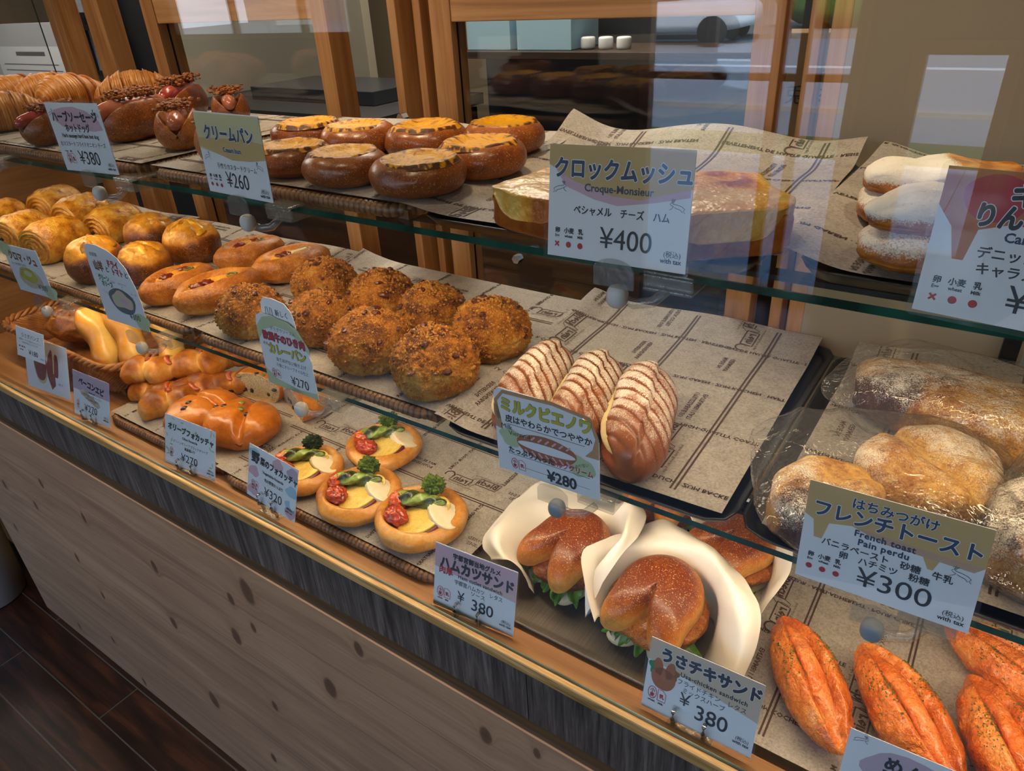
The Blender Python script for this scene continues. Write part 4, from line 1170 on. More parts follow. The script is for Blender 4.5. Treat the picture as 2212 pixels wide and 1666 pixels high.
def veg_foc(seed, redbroc=False):
    t = empty('vegetable_flatbread')
    rx = 0.056
    def fn(TH, T):
        P = ball(TH, T, 1.0, 0.8)
        pinch = 0.06*np.exp(-((np.cos(TH+1.2))-1)**2/0.02)
        P = P*(1+0.05*fbm(P, 1.4, seed, 2)+pinch)[:, None]*np.array([rx, rx*0.98, 0.0165])
        P = flat_base(P, 0.85)
        r = np.hypot(P[:, 0], P[:, 1])
        P[:, 2] -= np.where(P[:, 2] > 0.012, 0.011*sm(0.046, 0.034, r), 0)
        b = 0.42+0.4*sm(0.02, 0.028, P[:, 2])*fbm(P, 20, seed+2, 2)+0.28*fbm(P, 26, seed+3, 3)+0.25*np.exp(-((np.cos(TH-3.6))-1)**2/0.06)
        return P, {'bake': b}
    V, F, A = grid_shape(90, 44, fn)
    make('dough_base', V, F, M['veg'], t, at=A)
    # big vegetable slice with dark skin, front right
    def disc(name, c, r, h, mat, tx=0, ty=0, sd=0, sy=1.0):
        V, F, A = grid_shape(40, 14, lambda TH, T: (ball(TH, T, 1.0, 0.25)*np.array([r, r*sy, h]), {'bake': 0.35+0.35*fbm(ball(TH, T)*3, 1.5, sd, 2)}))
        mt = Matrix.Rotation(math.radians(tx), 3, 'X') @ Matrix.Rotation(math.radians(ty), 3, 'Y')
        V = V @ np.array(mt).T+np.array(c)
        return make(name, V, F, mat, t, at=A)
    skin = disc('vegetable_slice_skin', (0.012, -0.012, 0.0215), 0.0300, 0.0030, M['eggskin'], 8, -10, seed)
    disc('vegetable_slice', (0.0108, -0.0110, 0.0236), 0.0275, 0.0032, M['eggplant'], 8, -10, seed+1)
    for k in range(3):
        disc('onion_slice', (0.028+0.003*k, 0.014-0.004*k, 0.024+0.002*k), 0.024-0.002*k, 0.0034, M['onion'], -14, 16+4*k, seed+k, 0.8)
    if seed % 2: disc('zucchini_slice', (0.016, 0.012, 0.0285), 0.0165, 0.0016, M['eggplant'], 14, 0, seed+7)
    a0 = 0.35
    V, F, A = grid_shape(24, 50, lambda TH, T: (lambda u: (np.stack([0.034*u*math.cos(a0)-0.004, 0.034*u*math.sin(a0)+0.006, 0.034+0.003*u], -1)+np.stack([0*u, (0.0100-0.004*u)*np.cos(TH)*np.clip(1-np.abs(u)**4, 0, 1)**0.5*(1+0.2*np.sin(TH*3+u*7)), (0.0080-0.002*u)*np.sin(TH)*np.clip(1-np.abs(u)**4, 0, 1)**0.5*(1+0.25*np.sin(u*14+TH))], -1), {'bake': 0.5+0.5*np.sin(u*6+TH*2)}))(2*T-1))
    make('roasted_pepper', V, F, M['pepper'], t, at=A)
    lump('roasted_tomato', (-0.011, -0.027, 0.028), (0.0155, 0.0125, 0.0100), M['tomato'], t, seed, 50, 30, 0.26, 3.4, 0.55)
    lump('roasted_tomato', (-0.031, -0.005, 0.028), (0.0125, 0.0140, 0.0105), M['tomato_o'], t, seed+2, 50, 30, 0.26, 3.4, 0.55)
    br = lump('broccoli_head', (-0.006, 0.029, 0.041), (0.0130, 0.0115, 0.0100), M['broccoli'], t, seed, 90, 56, 0.6, 7.5, 0.2+(0.6 if redbroc else 0))
    V, F = tube_path([(-0.004, 0.020, 0.024), (-0.006, 0.028, 0.038)], [0.005, 0.0075], 12)
    make('broccoli_stem', V, F, M['brocstem'], t)
    return t
def mentai(seed):
    t = empty('roe_baguette')
    def fn(TH, T):
        u = 2*T-1
        r = np.clip(1-np.abs(u)**2.1, 0, 1)**0.72
        slit = np.exp(-((TH-np.pi/2)/0.26)**2)*sm(1.0, 0.86, np.abs(u))
        n = 1+0.04*fbm(np.stack([u*3, np.cos(TH), np.sin(TH)], -1), 2, seed, 3)
        P = np.stack([0.077*u, 0.031*r*np.cos(TH)*n, 0.029*r*np.sin(TH)*n], -1)
        P[:, 2] -= 0.014*slit*r; P[:, 1] += 0.006*np.sign(np.cos(TH))*np.exp(-((TH-np.pi/2)/0.6)**2)*r
        P += (0.0026*fbm(P, 60, seed, 4))[:, None]
        P = flat_base(P, 0.75)
        b = 0.35+0.35*sm(0.028, 0.004, P[:, 2])+0.5*np.exp(-((TH-np.pi/2-0.75)/0.25)**2)*0.5+0.6*fbm(P, 45, seed+2, 3)
        return P, {'bake': b}
    V, F, A = grid_shape(110, 150, fn)
    make('baguette', V, F, M['mentai'], t, at=A)
    def rf(TH, T):
        u = 2*T-1; r = np.clip(1-np.abs(u)**4, 0, 1)**0.5
        P = np.stack([0.066*u, 0.0085*r*np.cos(TH), 0.040*np.clip(1-0.45*u*u, 0, 1)+0.006*r*np.sin(TH)], -1)
        P += (0.0030*fbm(P, 80, seed, 3))[:, None]
        return P, {'bake': 0.4+0.5*fbm(P, 60, seed+1, 2)}
    V2, F2, A2 = grid_shape(20, 80, rf)
    make('roe_filling', V2, F2, M['roe'], t, at=A2)
    rnd = random.Random(seed); up = V[(V[:, 2] > 0.036) & (np.abs(V[:, 0]) < 0.045)]
    pts = [up[rnd.randrange(len(up))]+np.array([0, 0, 0.0006]) for _ in range(600) ]
    pts = [p for p in pts if abs(p[0]-0.012) < 0.030*rnd.random()+0.004][:230]
    bits('dried_herb_flecks', M['herb'], t, pts, 0.0004, 0.0009, seed, 0.5)
    return t
def rabbit_bun(seed):
    t = empty('long_soft_bun')
    def fn(TH, T):
        u = 2*T-1
        r = np.clip(1-np.abs(u)**2.6, 0, 1)**0.52*(1+0.13*np.cos(u*5.2+0.6)*-1)
        P = np.stack([0.058*u, 0.0235*r*np.cos(TH)-0.006*np.cos(u*2.2), 0.0215*r*np.sin(TH)], -1)
        P += (0.0006*fbm(P, 40, seed, 2))[:, None]
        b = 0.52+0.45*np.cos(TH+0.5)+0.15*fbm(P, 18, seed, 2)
        return P, {'bake': b}
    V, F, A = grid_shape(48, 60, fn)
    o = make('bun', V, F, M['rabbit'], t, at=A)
    return t

def relabel(o, label): o['label'] = label; return o
def series(protos, items, cat, group):
    """items: (proto index, x, y, z, yaw, scale, label[, tilt])"""
    used = set()
    for it in items:
        k, x, y, z, yaw, s, lab = it[:7]
        o = protos[k] if k not in used else dup(protos[k])
        used.add(k)
        put(o, x, y, z, yaw, s, it[7] if len(it) > 7 else (0, 0))
        tag(o, lab, cat, group)
P1, P2, P0 = Z1+0.0158, Z2+0.0158, Z0+0.0158
series([kind_croissant(1), kind_croissant(2, 0.012)], [
    (0, -1.335, 0.125, P1, 75, 0.98, 'croissant at the front of the upper shelf, left of the sausage roll price card'),
    (1, -1.60, 0.175, P1, 70, 0.98, 'croissant cut by the left picture edge on the upper shelf, behind the front croissant'),
    (0, -1.66, 0.29, P1, 95, 0.95, 'pinkish-lit croissant at the back left of the upper shelf, second from the picture edge'),
    (1, -1.555, 0.30, P1, 80, 1.02, 'croissant in the back row of the upper shelf, third from the picture edge'),
    (1, -1.415, 0.265, P1, 100, 1.08, 'croissant rising behind the top of the sausage roll price card'),
    (0, -1.325, 0.345, P1, 60, 1.08, 'croissant furthest right and back, in front of the wooden door post')], 'croissant', 'croissants on the upper shelf')
series([kind_hotdog(11, True), kind_hotdog(12), kind_hotdog(13, False, True)], [
    (0, -1.125, 0.10, P1, -80, 0.82, 'red sausage roll mostly hidden behind the left edge of its price card'),
    (1, -1.03, 0.165, P1, -75, 1.0, 'dark brown sausage roll with fried onion right beside its price card'),
    (0, -1.10, 0.285, P1, -55, 1.0, 'red sausage roll with fried onion at the back, below the rightmost croissant'),
    (2, -0.900, 0.150, P1, -38, 0.86, 'split pale sausage roll with its sausage end facing out, in front of the tray'),
    (1, -0.985, 0.29, P1, -35, 0.80, 'sausage roll at the back with only its pink sausage end showing above the onions'),
    (2, -0.765, 0.110, P1, -28, 0.74, 'floured sausage roll half hidden behind the custard bun price card')], 'sausage roll', 'sausage rolls with fried onion')
series([kind_cream(s_) for s_ in (21, 22, 23)], [
    (0, -0.630, 0.105, P1, 20, 0.90, 'custard bun at the left end of the front row, beside its price card'),
    (1, -0.545, 0.098, P1, 110, 0.90, 'custard bun second from left in the front row of the upper shelf'),
    (2, -0.452, 0.098, P1, 200, 0.96, 'custard bun right at the front edge with a pale glare on its side'),
    (0, -0.440, 0.180, P1, 260, 0.97, 'custard bun at the right end of the front row, beside the curling paper'),
    (1, -0.722, 0.205, P1, 300, 0.95, 'custard bun at the left end of the back row'),
    (2, -0.640, 0.212, P1, 30, 0.94, 'custard bun second from left in the back row'),
    (0, -0.553, 0.228, P1, 130, 0.99, 'custard bun second from right in the back row'),
    (1, -0.475, 0.270, P1, 80, 0.98, 'custard bun at the far right of the back row, next to the door post')], 'custard bun', 'yellow custard buns')
series([kind_toast(31), kind_toast(32)], [
    (0, -0.178, 0.085, Z1+0.0116, 38, 1.0, 'cheese-topped toast lying right of its price card'),
    (1, -0.278, 0.078, Z1+0.0116, -12, 0.92, 'cheese-topped toast lying left of its price card')], 'toast', 'cheese-topped toasts')
series([kind_danish(41), kind_danish(42)], [
    (0, -0.020, 0.102, Z1+0.0116, 10, 1.0, 'apple pastry in front, half dusted with sugar, beside the red and orange price card'),
    (1, -0.045, 0.195, Z1+0.0116, 20, 0.95, 'apple pastry behind, heaped with powdered sugar')], 'pastry', 'sugar-dusted apple pastries')
series([kind_pain(51), kind_pain(52)], [
    (0, -1.60, 0.262, P2, 106, 0.98, 'chocolate pastry roll at the very back left, its layered end turned up'),
    (1, -1.465, 0.245, P2, 102, 0.98, 'chocolate pastry roll in the middle of the back row'),
    (0, -1.33, 0.235, P2, 100, 0.98, 'chocolate pastry roll at the right end of the back row, beside the round breads'),
    (1, -1.595, 0.155, P2, 104, 0.95, 'chocolate pastry roll at the left picture edge, behind its price card'),
    (0, -1.46, 0.135, P2, 106, 0.95, 'chocolate pastry roll second from left in the front row'),
    (1, -1.33, 0.130, P2, 104, 1.02, 'chocolate pastry roll in front with its spiral end and chocolate facing out')], 'pastry', 'rolled chocolate pastries')
series([kind_goat(61), kind_goat(62)], [
    (0, -1.155, 0.105, P2, 0, 1.02, 'round cheese bread behind the left edge of the tall arched price card'),
    (1, -1.195, 0.225, P2, 60, 1.0, 'round cheese bread at the back, beside the chocolate pastry rolls'),
    (0, -1.085, 0.230, P2, 140, 1.04, 'round cheese bread with a glossy golden crown, furthest right of the round ones'),
    (1, -1.072, 0.138, P2, 200, 0.92, 'round cheese bread peeking out right of the arched price card')], 'bread', 'round cheese breads')
series([kind_oval(71), kind_oval(72), kind_oval(73, True)], [
    (0, -0.965, 0.122, P2, 92, 0.93, 'oval cheese bread with an olive ring, just right of the arched price card'),
    (1, -0.878, 0.130, P2, 84, 1.02, 'oval cheese bread in front with a dark charred bacon piece'),
    (0, -0.982, 0.262, P2, 78, 0.93, 'oval cheese bread at the back, left of the other back one'),
    (2, -0.875, 0.258, P2, 80, 0.98, 'oval cheese bread at the back with a pale potato stick, behind the curry buns')], 'bread', 'oval cheese breads')
series([kind_curry(s_) for s_ in (81, 82, 83)], [
    (0, -0.765, 0.098, P2, 0, 0.93, 'curry bun at the front left corner, left of its price card'),
    (1, -0.748, 0.208, P2, 50, 0.97, 'curry bun at the back left, beside the oval cheese breads'),
    (2, -0.665, 0.125, P2, 102, 0.93, 'curry bun directly behind the curry bun price card'),
    (0, -0.643, 0.210, P2, 150, 0.98, 'curry bun in the back row, second from left'),
    (1, -0.560, 0.105, P2, 200, 1.0, 'curry bun in the front row, right beside its price card'),
    (2, -0.553, 0.205, P2, 260, 0.95, 'curry bun in the back row, second from right'),
    (0, -0.462, 0.102, P2, 300, 1.03, 'curry bun at the front right corner, nearest the cream rolls'),
    (1, -0.458, 0.198, P2, 330, 1.0, 'curry bun at the right end of the back row with a long dark crumb')], 'curry bun', 'crumb-coated curry buns')
series([kind_milk(91), kind_milk(92), kind_milk(93)], [
    (0, -0.346, 0.118, Z2+0.0116, 102, 0.93, 'sugar-dusted cream roll on the left, behind its handwritten price card'),
    (1, -0.288, 0.122, Z2+0.0116, 105, 0.93, 'sugar-dusted cream roll in the middle of the three'),
    (2, -0.230, 0.118, Z2+0.0116, 108, 0.98, 'sugar-dusted cream roll on the right, its pale cream showing along the side')], 'cream roll', 'sugar-dusted cream rolls')
series([veg_foc(101), veg_foc(102), veg_foc(103), veg_foc(105, True)], [
    (3, -0.727, 0.095, P0, 5, 0.98, 'vegetable flatbread at the left with a dark reddish broccoli head, beside its price card'),
    (1, -0.668, 0.195, P0, 12, 1.0, 'vegetable flatbread at the back with a bright red tomato'),
    (0, -0.617, 0.093, P0, 0, 1.02, 'vegetable flatbread in the middle of the front row'),
    (2, -0.515, 0.10, P0, -8, 1.07, 'vegetable flatbread at the front right, nearest the pink price card')], 'flatbread', 'vegetable flatbreads')
series([olive_foc(111), olive_foc(112), olive_foc(113, -0.012), olive_foc(114, -0.010)], [
    (0, -0.975, 0.105, P0, 70, 1.0, 'whole olive flatbread on the left, above the olive price card'),
    (1, -0.895, 0.118, P0, 20, 1.0, 'whole olive flatbread in front, nearest the vegetable flatbread price card'),
    (2, -0.975, 0.215, P0, 8, 0.88, 'cut olive flatbread at the back left, its grey-brown crumb showing'),
    (3, -0.882, 0.215, P0, -22, 0.95, 'cut olive flatbread at the back right, its crumb facing the front one')], 'flatbread', 'olive flatbreads')
series([epi_bread(121, 4, 0.088), epi_bread(122, 3, 0.07)], [
    (0, -1.120, 0.155, P0+0.030, 45, 1.0, 'bacon twist bread lying on top of the heap'),
    (1, -1.062, 0.125, P0, 66, 1.02, 'bacon twist bread in front with its round pale end towards the olive flatbreads'),
    (1, -1.120, 0.122, P0, 30, 0.86, 'bacon twist bread right behind the bacon price card'),
    (0, -1.080, 0.250, P0+0.018, 32, 0.95, 'bacon twist bread at the back of the heap under the glass shelf'),
    (1, -1.045, 0.190, P0+0.002, 35, 0.95, 'bacon twist bread showing a red bacon slice between the other twists')], 'bread', 'bacon twist breads')
series([mentai(131), mentai(132), mentai(133)], [
    (0, -0.045, 0.108, Z0+0.0120, 124, 0.97, 'orange roe baguette on the left, beside the chicken sandwich price card'),
    (1, 0.036, 0.115, Z0+0.0120, 128, 1.0, 'orange roe baguette in the middle, above the price card in the corner'),
    (2, 0.112, 0.122, Z0+0.0120, 118, 0.98, 'orange roe baguette on the right, sprinkled with green herbs'),
    (1, 0.110, 0.215, Z0+0.0120, 148, 0.92, 'orange roe baguette at the back, partly under the glass shelf')], 'baguette', 'orange roe baguettes')
# bagged toasts
def bag(x, y, z, yaw, sx, sy, sz, label, seed):
    def fn(TH, T):
        P = ball(TH, T, 0.35, 0.55)
        k = 1+0.05*fbm(P, 3, seed, 2)
        P = P*k[:, None]
        fl = sm(0.55, 1.0, np.abs(P[:, 0]))
        P = P*np.array([sx, sy, sz])
        P[:, 2] *= 1-0.8*fl
        P[:, 2] += (0.003*fbm(P, 34, seed+1, 2)+0.010*(0.25-np.abs(fbm(P, 20, seed+5, 2))))*np.where(P[:, 2] > 0, 1, 0)
        P[:, 2] -= P[:, 2].min()
        return P, {}
    V, F, A = grid_shape(90, 44, fn)
    o = make('clear_bag', V, F, M['film'])
    put(o, x, y, z, yaw)
    return tag(o, label, 'bag', 'clear bags round the sugared toasts')
zb = Z2+0.0115
series([kind_french(141, 0.046, 0.052, 0.55, 0.026), kind_french(142, 0.040, 0.034, 0.15, 0.024), kind_french(143, 0.095, 0.046, 0.0, 0.027), kind_french(144, 0.040, 0.050, 0.3, 0.03)], [
    (0, 0.000, 0.150, zb, -20, 1.0, 'tall sugared french toast with a deep crease, right above its price card'),
    (1, -0.062, 0.080, zb, 60, 1.0, 'smaller sugared french toast piece at the left end of the front bag'),
    (2, 0.020, 0.265, zb, -6, 1.0, 'long sugared french toast in the back bag, white with sugar at its left end'),
    (3, 0.088, 0.105, zb, 80, 1.0, 'sugared french toast cut by the right picture edge, with a yellow custardy patch')], 'french toast', 'sugared french toasts')
bag(-0.022, 0.118, Z2+0.010, 22, 0.100, 0.078, 0.031, 'clear crinkled bag in front with bright creases, above the french toast price card', 3)
bag(0.025, 0.268, Z2+0.010, -6, 0.125, 0.062, 0.033, 'clear bag at the back round the long sugared toast', 5)
bag(0.105, 0.112, Z2+0.010, 78, 0.085, 0.065, 0.036, 'clear bag at the right picture edge with zigzag glints', 7)
# basket with the soft buns
bk = empty('woven_basket', (-1.40, 0.205, Z0))
tag(bk, 'brown woven basket on the ledge holding long yellow buns, left of the bacon twist breads', 'basket')
def basket_side():
    ps = []
    hx, hy = 0.215, 0.125
    Pt, Lt = rrect(hx, hy, 0.05, 150)
    for k in range(150):
        k2 = (k+9) % 150
        a = Pt[k]; b = Pt[k2]
        t_ = np.linspace(0, 1, 6)[:, None]
        xy = a+(b-a)*t_
        fl = 1-0.14*(1-t_)
        z = 0.006+0.062*t_[:, 0]
        P = np.c_[xy*fl, z]
        V, F = tube_path(P, 0.0042, 6)
        ps.append((V, F, 0))
    V, F, MI, A = merge(ps)
    return V, F, Pt
V, F, Pt = basket_side()
sd = make('woven_wall', V, F, M['basket'], bk)
rim = []
for ph0 in (0, 2.1, 4.2):
    n = len(Pt)*3; t_ = np.arange(n)
    Px = np.stack([np.interp(t_/3, np.arange(151), np.r_[Pt[:, 0], Pt[0, 0]]), np.interp(t_/3, np.arange(151), np.r_[Pt[:, 1], Pt[0, 1]])], -1)
    d = Px/np.linalg.norm(Px, axis=1)[:, None]; a = t_*0.35+ph0
    P = np.c_[Px+d*(0.004*np.cos(a))[:, None], 0.069+0.004*np.sin(a)]
    V, F = tube_path(P, 0.0042, 6, True); rim.append((V, F, 0))
V, F, MI, A = merge(rim); make('braided_rim', V, F, M['basket'], bk)
make('basket_floor', *boxg(-0.18, 0.18, -0.1, 0.1, 0.001, 0.012), M['basket'], bk, smooth=False)
series([rabbit_bun(151), rabbit_bun(152)], [
    (0, -1.285, 0.118, Z0+0.092, 163, 1.12, 'long yellow bun leaning in the basket, just right of the small price tag', (0, -54)),
    (1, -1.245, 0.148, Z0+0.096, 160, 1.12, 'long yellow bun leaning in the basket behind the first, below the glass edge', (0, -56)),
    (0, -1.185+0.005, 0.185, Z0+0.082, 150, 1.0, 'long yellow bun at the right end of the basket, behind the arched price card', (0, -42)),
    (1, -1.335, 0.150, Z0+0.080, 120, 0.85, 'long yellow bun mostly hidden between the brown loaf and the other buns', (0, -52)),
    (0, -1.33, 0.235, Z0+0.078, 20, 1.0, 'long yellow bun lying crosswise at the back of the basket', (0, 0))], 'bun', 'long yellow buns in the basket')
def rough_loaf(seed):
    t = empty('rough_topped_loaf')
    V, F, A = lump(None, (0, 0, 0.035), (0.075, 0.055, 0.042), None, None, seed, 90, 50, 0.16, 2.2, 0.75)
    make('loaf', V, F, M['goat'], t, at=A)
    rnd = random.Random(seed); up = V[V[:, 2] > 0.06]
    bits('nut_topping', M['cheese'], t, [up[rnd.randrange(len(up))] for _ in range(60)], 0.002, 0.005, seed, 0.7, bake=0.75)
    return t
series([rough_loaf(161)], [(0, -1.47, 0.185, Z0+0.026, 30, 1.0, 'rough brown loaf with a nubbly topping at the left end of the basket')], 'loaf', None)
# ------------------------------------------------------------------ price cards
INK = plain('#17202c', 0.5); NAVY = plain('#1d3a5c', 0.5); RED = plain('#c02030', 0.5); WHITE = plain('#f4f6f8', 0.5)
PINK = plain('#dcb4be', 0.6); OCHRE = plain('#d3b070', 0.6); SAND = plain('#d8c2a8', 0.6); YEL = plain('#c9bf2c', 0.5); GREEN = plain('#2c8a4a', 0.5)
BRN = plain('#8a5a20', 0.5); LGRN = plain('#c3d0a4', 0.6); GREY = plain('#5c6870', 0.5); LBLUE = plain('#a8cfe0', 0.6); MAUVE = plain('#c6aebf', 0.6)
DARKG = plain('#1c4038', 0.5); ORANGE = plain('#c46a2c', 0.5); PGOLD = plain('#d9cf9c', 0.6); BUNB = plain('#b0653a', 0.5)
mm = 0.001
def hare(f, x, y, s, mat, flip=1):
    """a few pen strokes of a leaping hare"""
    for P in ([(-5, 0), (-3, 1.4), (0, 2.2), (2.6, 2.4), (4, 3.4), (5, 2.6), (4.2, 1.6), (2.6, 1)], [(2.6, 1), (4, -0.6), (5.2, -1.2)], [(2, 0.6), (0, -0.2), (-2, -0.6), (-3.6, -2.2)], [(-5, 0), (-4, -1.4), (-5.4, -2.6)],
              [(3.2, 3.2), (1.6, 5.4), (2.6, 5), (3.8, 3.5)], [(3.8, 3.5), (3.2, 6), (4.4, 4.4)]):
        f.line([((x+flip*a*s)*mm, (y+b*s)*mm) for a, b in P], 0.38*mm, mat, 4)
def txt(f, s, x, y, size, mat=INK, bold=0.0, align='L', rot=0, outline=None, sx=1.0, layer=4, res=2, ow=0.035, space=1.0, shear=0.0):
    f.text(s, x*mm, y*mm, size*mm, mat, bold, rot, align, layer, res, outline, ow, sx, False, space, shear)
def price(f, s, x, y, size, sx=0.9, w=105, tax=True, bold=0.008):
    txt(f, s, x, y, size, INK, bold, 'L', sx=sx, res=4)
    if tax:
        txt(f, '(税込)', w-4, y-0.5, 4.6, INK, 0.01, 'R'); txt(f, 'with tax', w-3, y-4.6, 4.4, INK, 0.02, 'R')
def allergens(f, x, y, marks, dx=9.5, sc=1.0):
    for k, (a, b, m) in enumerate(zip(('卵', '小麦', '乳'), ('Egg', 'wheat', 'Milk'), marks)):
        cx = x+k*dx
        txt(f, a, cx, y+6.5*sc, 4.6*sc, INK, 0.03, 'C'); txt(f, b, cx, y+3*sc, 2.9*sc, INK, 0.03, 'C')
        if m == 'o': f.ell(cx*mm, (y-2.4*sc)*mm, 2.3*sc*mm, 2.3*sc*mm, RED, 4)
        else:
            for s_ in (1, -1): f.line([((cx-1.8*sc)*mm, (y-2.4*sc-1.8*sc*s_)*mm), ((cx+1.8*sc)*mm, (y-2.4*sc+1.8*sc*s_)*mm)], 1.2*sc*mm, RED, 4+0.5*(s_ > 0))
def stamps(f, x, y, s=1.0, two=True, words=True):
    f.oval(x*mm, y*mm, 4.6*s*mm, 7*s*mm, 0.7*s*mm, RED, 4)
    txt(f, '小', x, y+0.8*s, 5.2*s, RED, 0.03, 'C'); txt(f, '麦', x, y-4.8*s, 5.2*s, RED, 0.03, 'C')
    if words: txt(f, 'wheat', x, y-10.4*s, 3.2*s, INK, 0.03, 'C')
    if two:
        x2 = x+10.4*s
        f.line([((x2+a*s)*mm, (y+b*s)*mm) for a, b in ((-4.4, -6.6), (4.4, -6.6), (4.4, 3.6), (0.5, 6.6), (-4.4, 6.2), (-4.4, -6.6))], 0.6*s*mm, RED, 4)
        txt(f, '乳', x2, y-3*s, 5.6*s, RED, 0.03, 'C')
        if words: txt(f, 'Milk', x2, y-10.6*s, 3.2*s, INK, 0.03, 'C')
def blobpoly(f, pts, mat, layer=1): f.poly([(a*mm, b*mm) for a, b in pts], mat, layer)
def rot_axes(yaw, lean, roll):
    cr, sr = math.cos(roll), math.sin(roll); cl, sl = math.cos(lean), math.sin(lean); cy, sy = math.cos(yaw), math.sin(yaw)
    RX = Matrix(((1, 0, 0), (0, cl, sl), (0, -sl, cl))); RZ = Matrix(((cy, -sy, 0), (sy, cy, 0), (0, 0, 1)))
    u = RZ @ RX @ Vector((cr, 0, sr)); v = RZ @ RX @ Vector((-sr, 0, cr)); n = u.cross(v)
    return u, v, n     # n points to the viewer's side (-y)
def card(pose, label, draw, w=105, h=75, outline=None, margin=2.6, back=None, name='price_card', sleeve=True, cat='price card', vs=1.0):
    x, y, z, yaw, lean, roll = pose
    f = Flat()
    O = outline or [(0, 0), (w, 0), (w, h), (0, h)]
    f.poly([(a*mm, b*mm) for a, b in O], M['cardpaper'], 0)
    draw(f)
    V = np.concatenate(f.V); ly = np.concatenate(f.ly)
    P = np.stack([V[:, 0]-w*mm/2, -ly*0.00009, V[:, 1]], -1)
    # backing sheet gives the card its thickness
    n0 = len(O)
    BV = [((a-w/2)*mm, 0.0006, b*mm) for a, b in O]; FV = [((a-w/2)*mm, 0.0, b*mm) for a, b in O]
    BF = [tuple(range(n0))[::-1]]+[(i, n0+i, n0+(i+1) % n0, (i+1) % n0) for i in range(n0)]
    BF = [tuple(range(n0))[::-1]]+[(i, (i+1) % n0, n0+(i+1) % n0, n0+i) for i in range(n0)]
    F = list(f.F)+[tuple(i+len(P) for i in q) for q in BF]; mi = list(f.mi)+[0]*len(BF)
    root = empty(name)
    o = make('printed_sheet', np.concatenate([P, np.array(BV+FV)]), F, f.mats, root, mi=mi, smooth=None)
    if sleeve:
        mgn = margin; P2 = []
        for cx, cy, a0 in ((w+mgn-3, h+mgn-3, 0), (-mgn+3, h+mgn-3, 90), (-mgn+3, -mgn+3, 180), (w+mgn-3, -mgn+3, 270)):
            if outline and cy > h/2: continue
            for k in range(5):
                a = math.radians(a0+22.5*k); P2.append((cx+3*math.cos(a), cy+3*math.sin(a)))
        if outline:
            c_ = np.mean(O, 0); top = [p for p in O if p[1] > h*0.45]
            top = sorted(top, key=lambda p: -p[0]) if False else top
            P2 = [p for p in [(w+mgn, h*0.45)]]+[(p[0]+(1.6 if p[0] > w/2 else -1.6), p[1]+1.6) for p in top]+[(-mgn, h*0.45)]+P2
        nn = len(P2)
        SV = [((a-w/2)*mm, -0.0011, b*mm) for a, b in P2]+[((a-w/2)*mm, -0.0014, b*mm) for a, b in P2]
        SF = [tuple(range(nn, 2*nn))]+[(i, (i+1) % nn, nn+(i+1) % nn, nn+i) for i in range(nn)]
        make('clear_sleeve', SV, SF, M['sleeve'], root, smooth=None)
    u, v, n = rot_axes(yaw, lean, roll)
    # local x -> u, local z -> v, local -y -> viewer side
    ny = v.cross(u); v = v*vs
    root.matrix_world = Matrix(((u.x, ny.x, v.x, x), (u.y, ny.y, v.y, y), (u.z, ny.z, v.z, z), (0, 0, 0, 1)))
    tag(root, label, cat, 'price cards')
    return root
def d_hotdog(f):
    blobpoly(f, [(14, 68), (34, 71), (55, 72), (78, 68), (98, 58), (101, 48), (84, 46), (60, 48), (40, 47), (24, 50), (12, 56)], PINK)
    txt(f, 'ハーブソーセージ', 52, 56.5, 12.2, INK, 0.045, 'C', sx=0.92, res=4); txt(f, 'ホットドッグ', 52, 45.5, 10, INK, 0.03, 'C', sx=0.82)
    txt(f, 'Herb sausage hard bun hot dog', 52, 38.5, 6.2, INK, 0.02, 'C', sx=0.92); txt(f, '粒マスタード フライドオニオン チーズ', 52, 29, 6.0, INK, 0.01, 'C', sx=0.85)
    stamps(f, 15, 15, 0.85, True, False); txt(f, 'wheat', 14, 22, 2.6, INK, 0.03, 'C'); txt(f, 'Milk', 23, 22, 2.6, INK, 0.03, 'C')
    price(f, '¥380', 36, 9, 21, 0.95); hare(f, 8, 64, 1, GREY); hare(f, 96, 64, 1, GREY, -1)
def d_cream(f):
    f.poly([(0, 0.042), (0.03, 0.038), (0.06, 0.034), (0.105, 0.038), (0.105, 0.075), (0, 0.075)], PGOLD, 1)
    blobpoly(f, [(0, 52), (40, 53), (70, 55), (105, 52), (105, 38), (80, 35), (52, 34), (20, 40), (0, 44)], OCHRE, 2)
    txt(f, 'クリームパン', 52, 52, 15, NAVY, 0.04, 'C', outline=WHITE, sx=0.9, res=4); txt(f, 'Cream bun', 54, 41, 6.4, NAVY, 0.03, 'C', outline=WHITE)
    txt(f, '手作りカスタードクリーム', 56, 25, 6.0, INK, 0.01, 'C', sx=0.9); allergens(f, 8, 10, 'ooo', 8.2, 0.8); price(f, '¥260', 35, 8, 20, 0.9)
    hare(f, 10, 34, 1, GREY); hare(f, 94, 30, 1, GREY, -1)
def d_croque(f):
    f.poly([(0, 0.062), (0.02, 0.052), (0.05, 0.044), (0.07, 0.043), (0.105, 0.052), (0.105, 0.075), (0, 0.075)], OCHRE, 2)
    blobpoly(f, [(3, 62), (14, 48), (36, 41), (54, 38), (80, 42), (104, 47), (104, 62), (84, 66), (60, 60), (30, 62)], PINK, 1)
    txt(f, 'クロックムッシュ', 54, 55, 14.2, NAVY, 0.04, 'C', outline=WHITE, sx=0.9, res=4); txt(f, 'Croque-Monsieur', 54, 46, 7, NAVY, 0.02, 'C')
    txt(f, 'ベシャメル　チーズ　ハム', 56, 31, 6.6, INK, 0.02, 'C', sx=0.9); allergens(f, 8, 11, 'xoo', 9.4, 0.9); price(f, '¥400', 42, 10, 19, 1.0)
    hare(f, 9, 46, 1, GREY); hare(f, 96, 40, 1, GREY, -1)
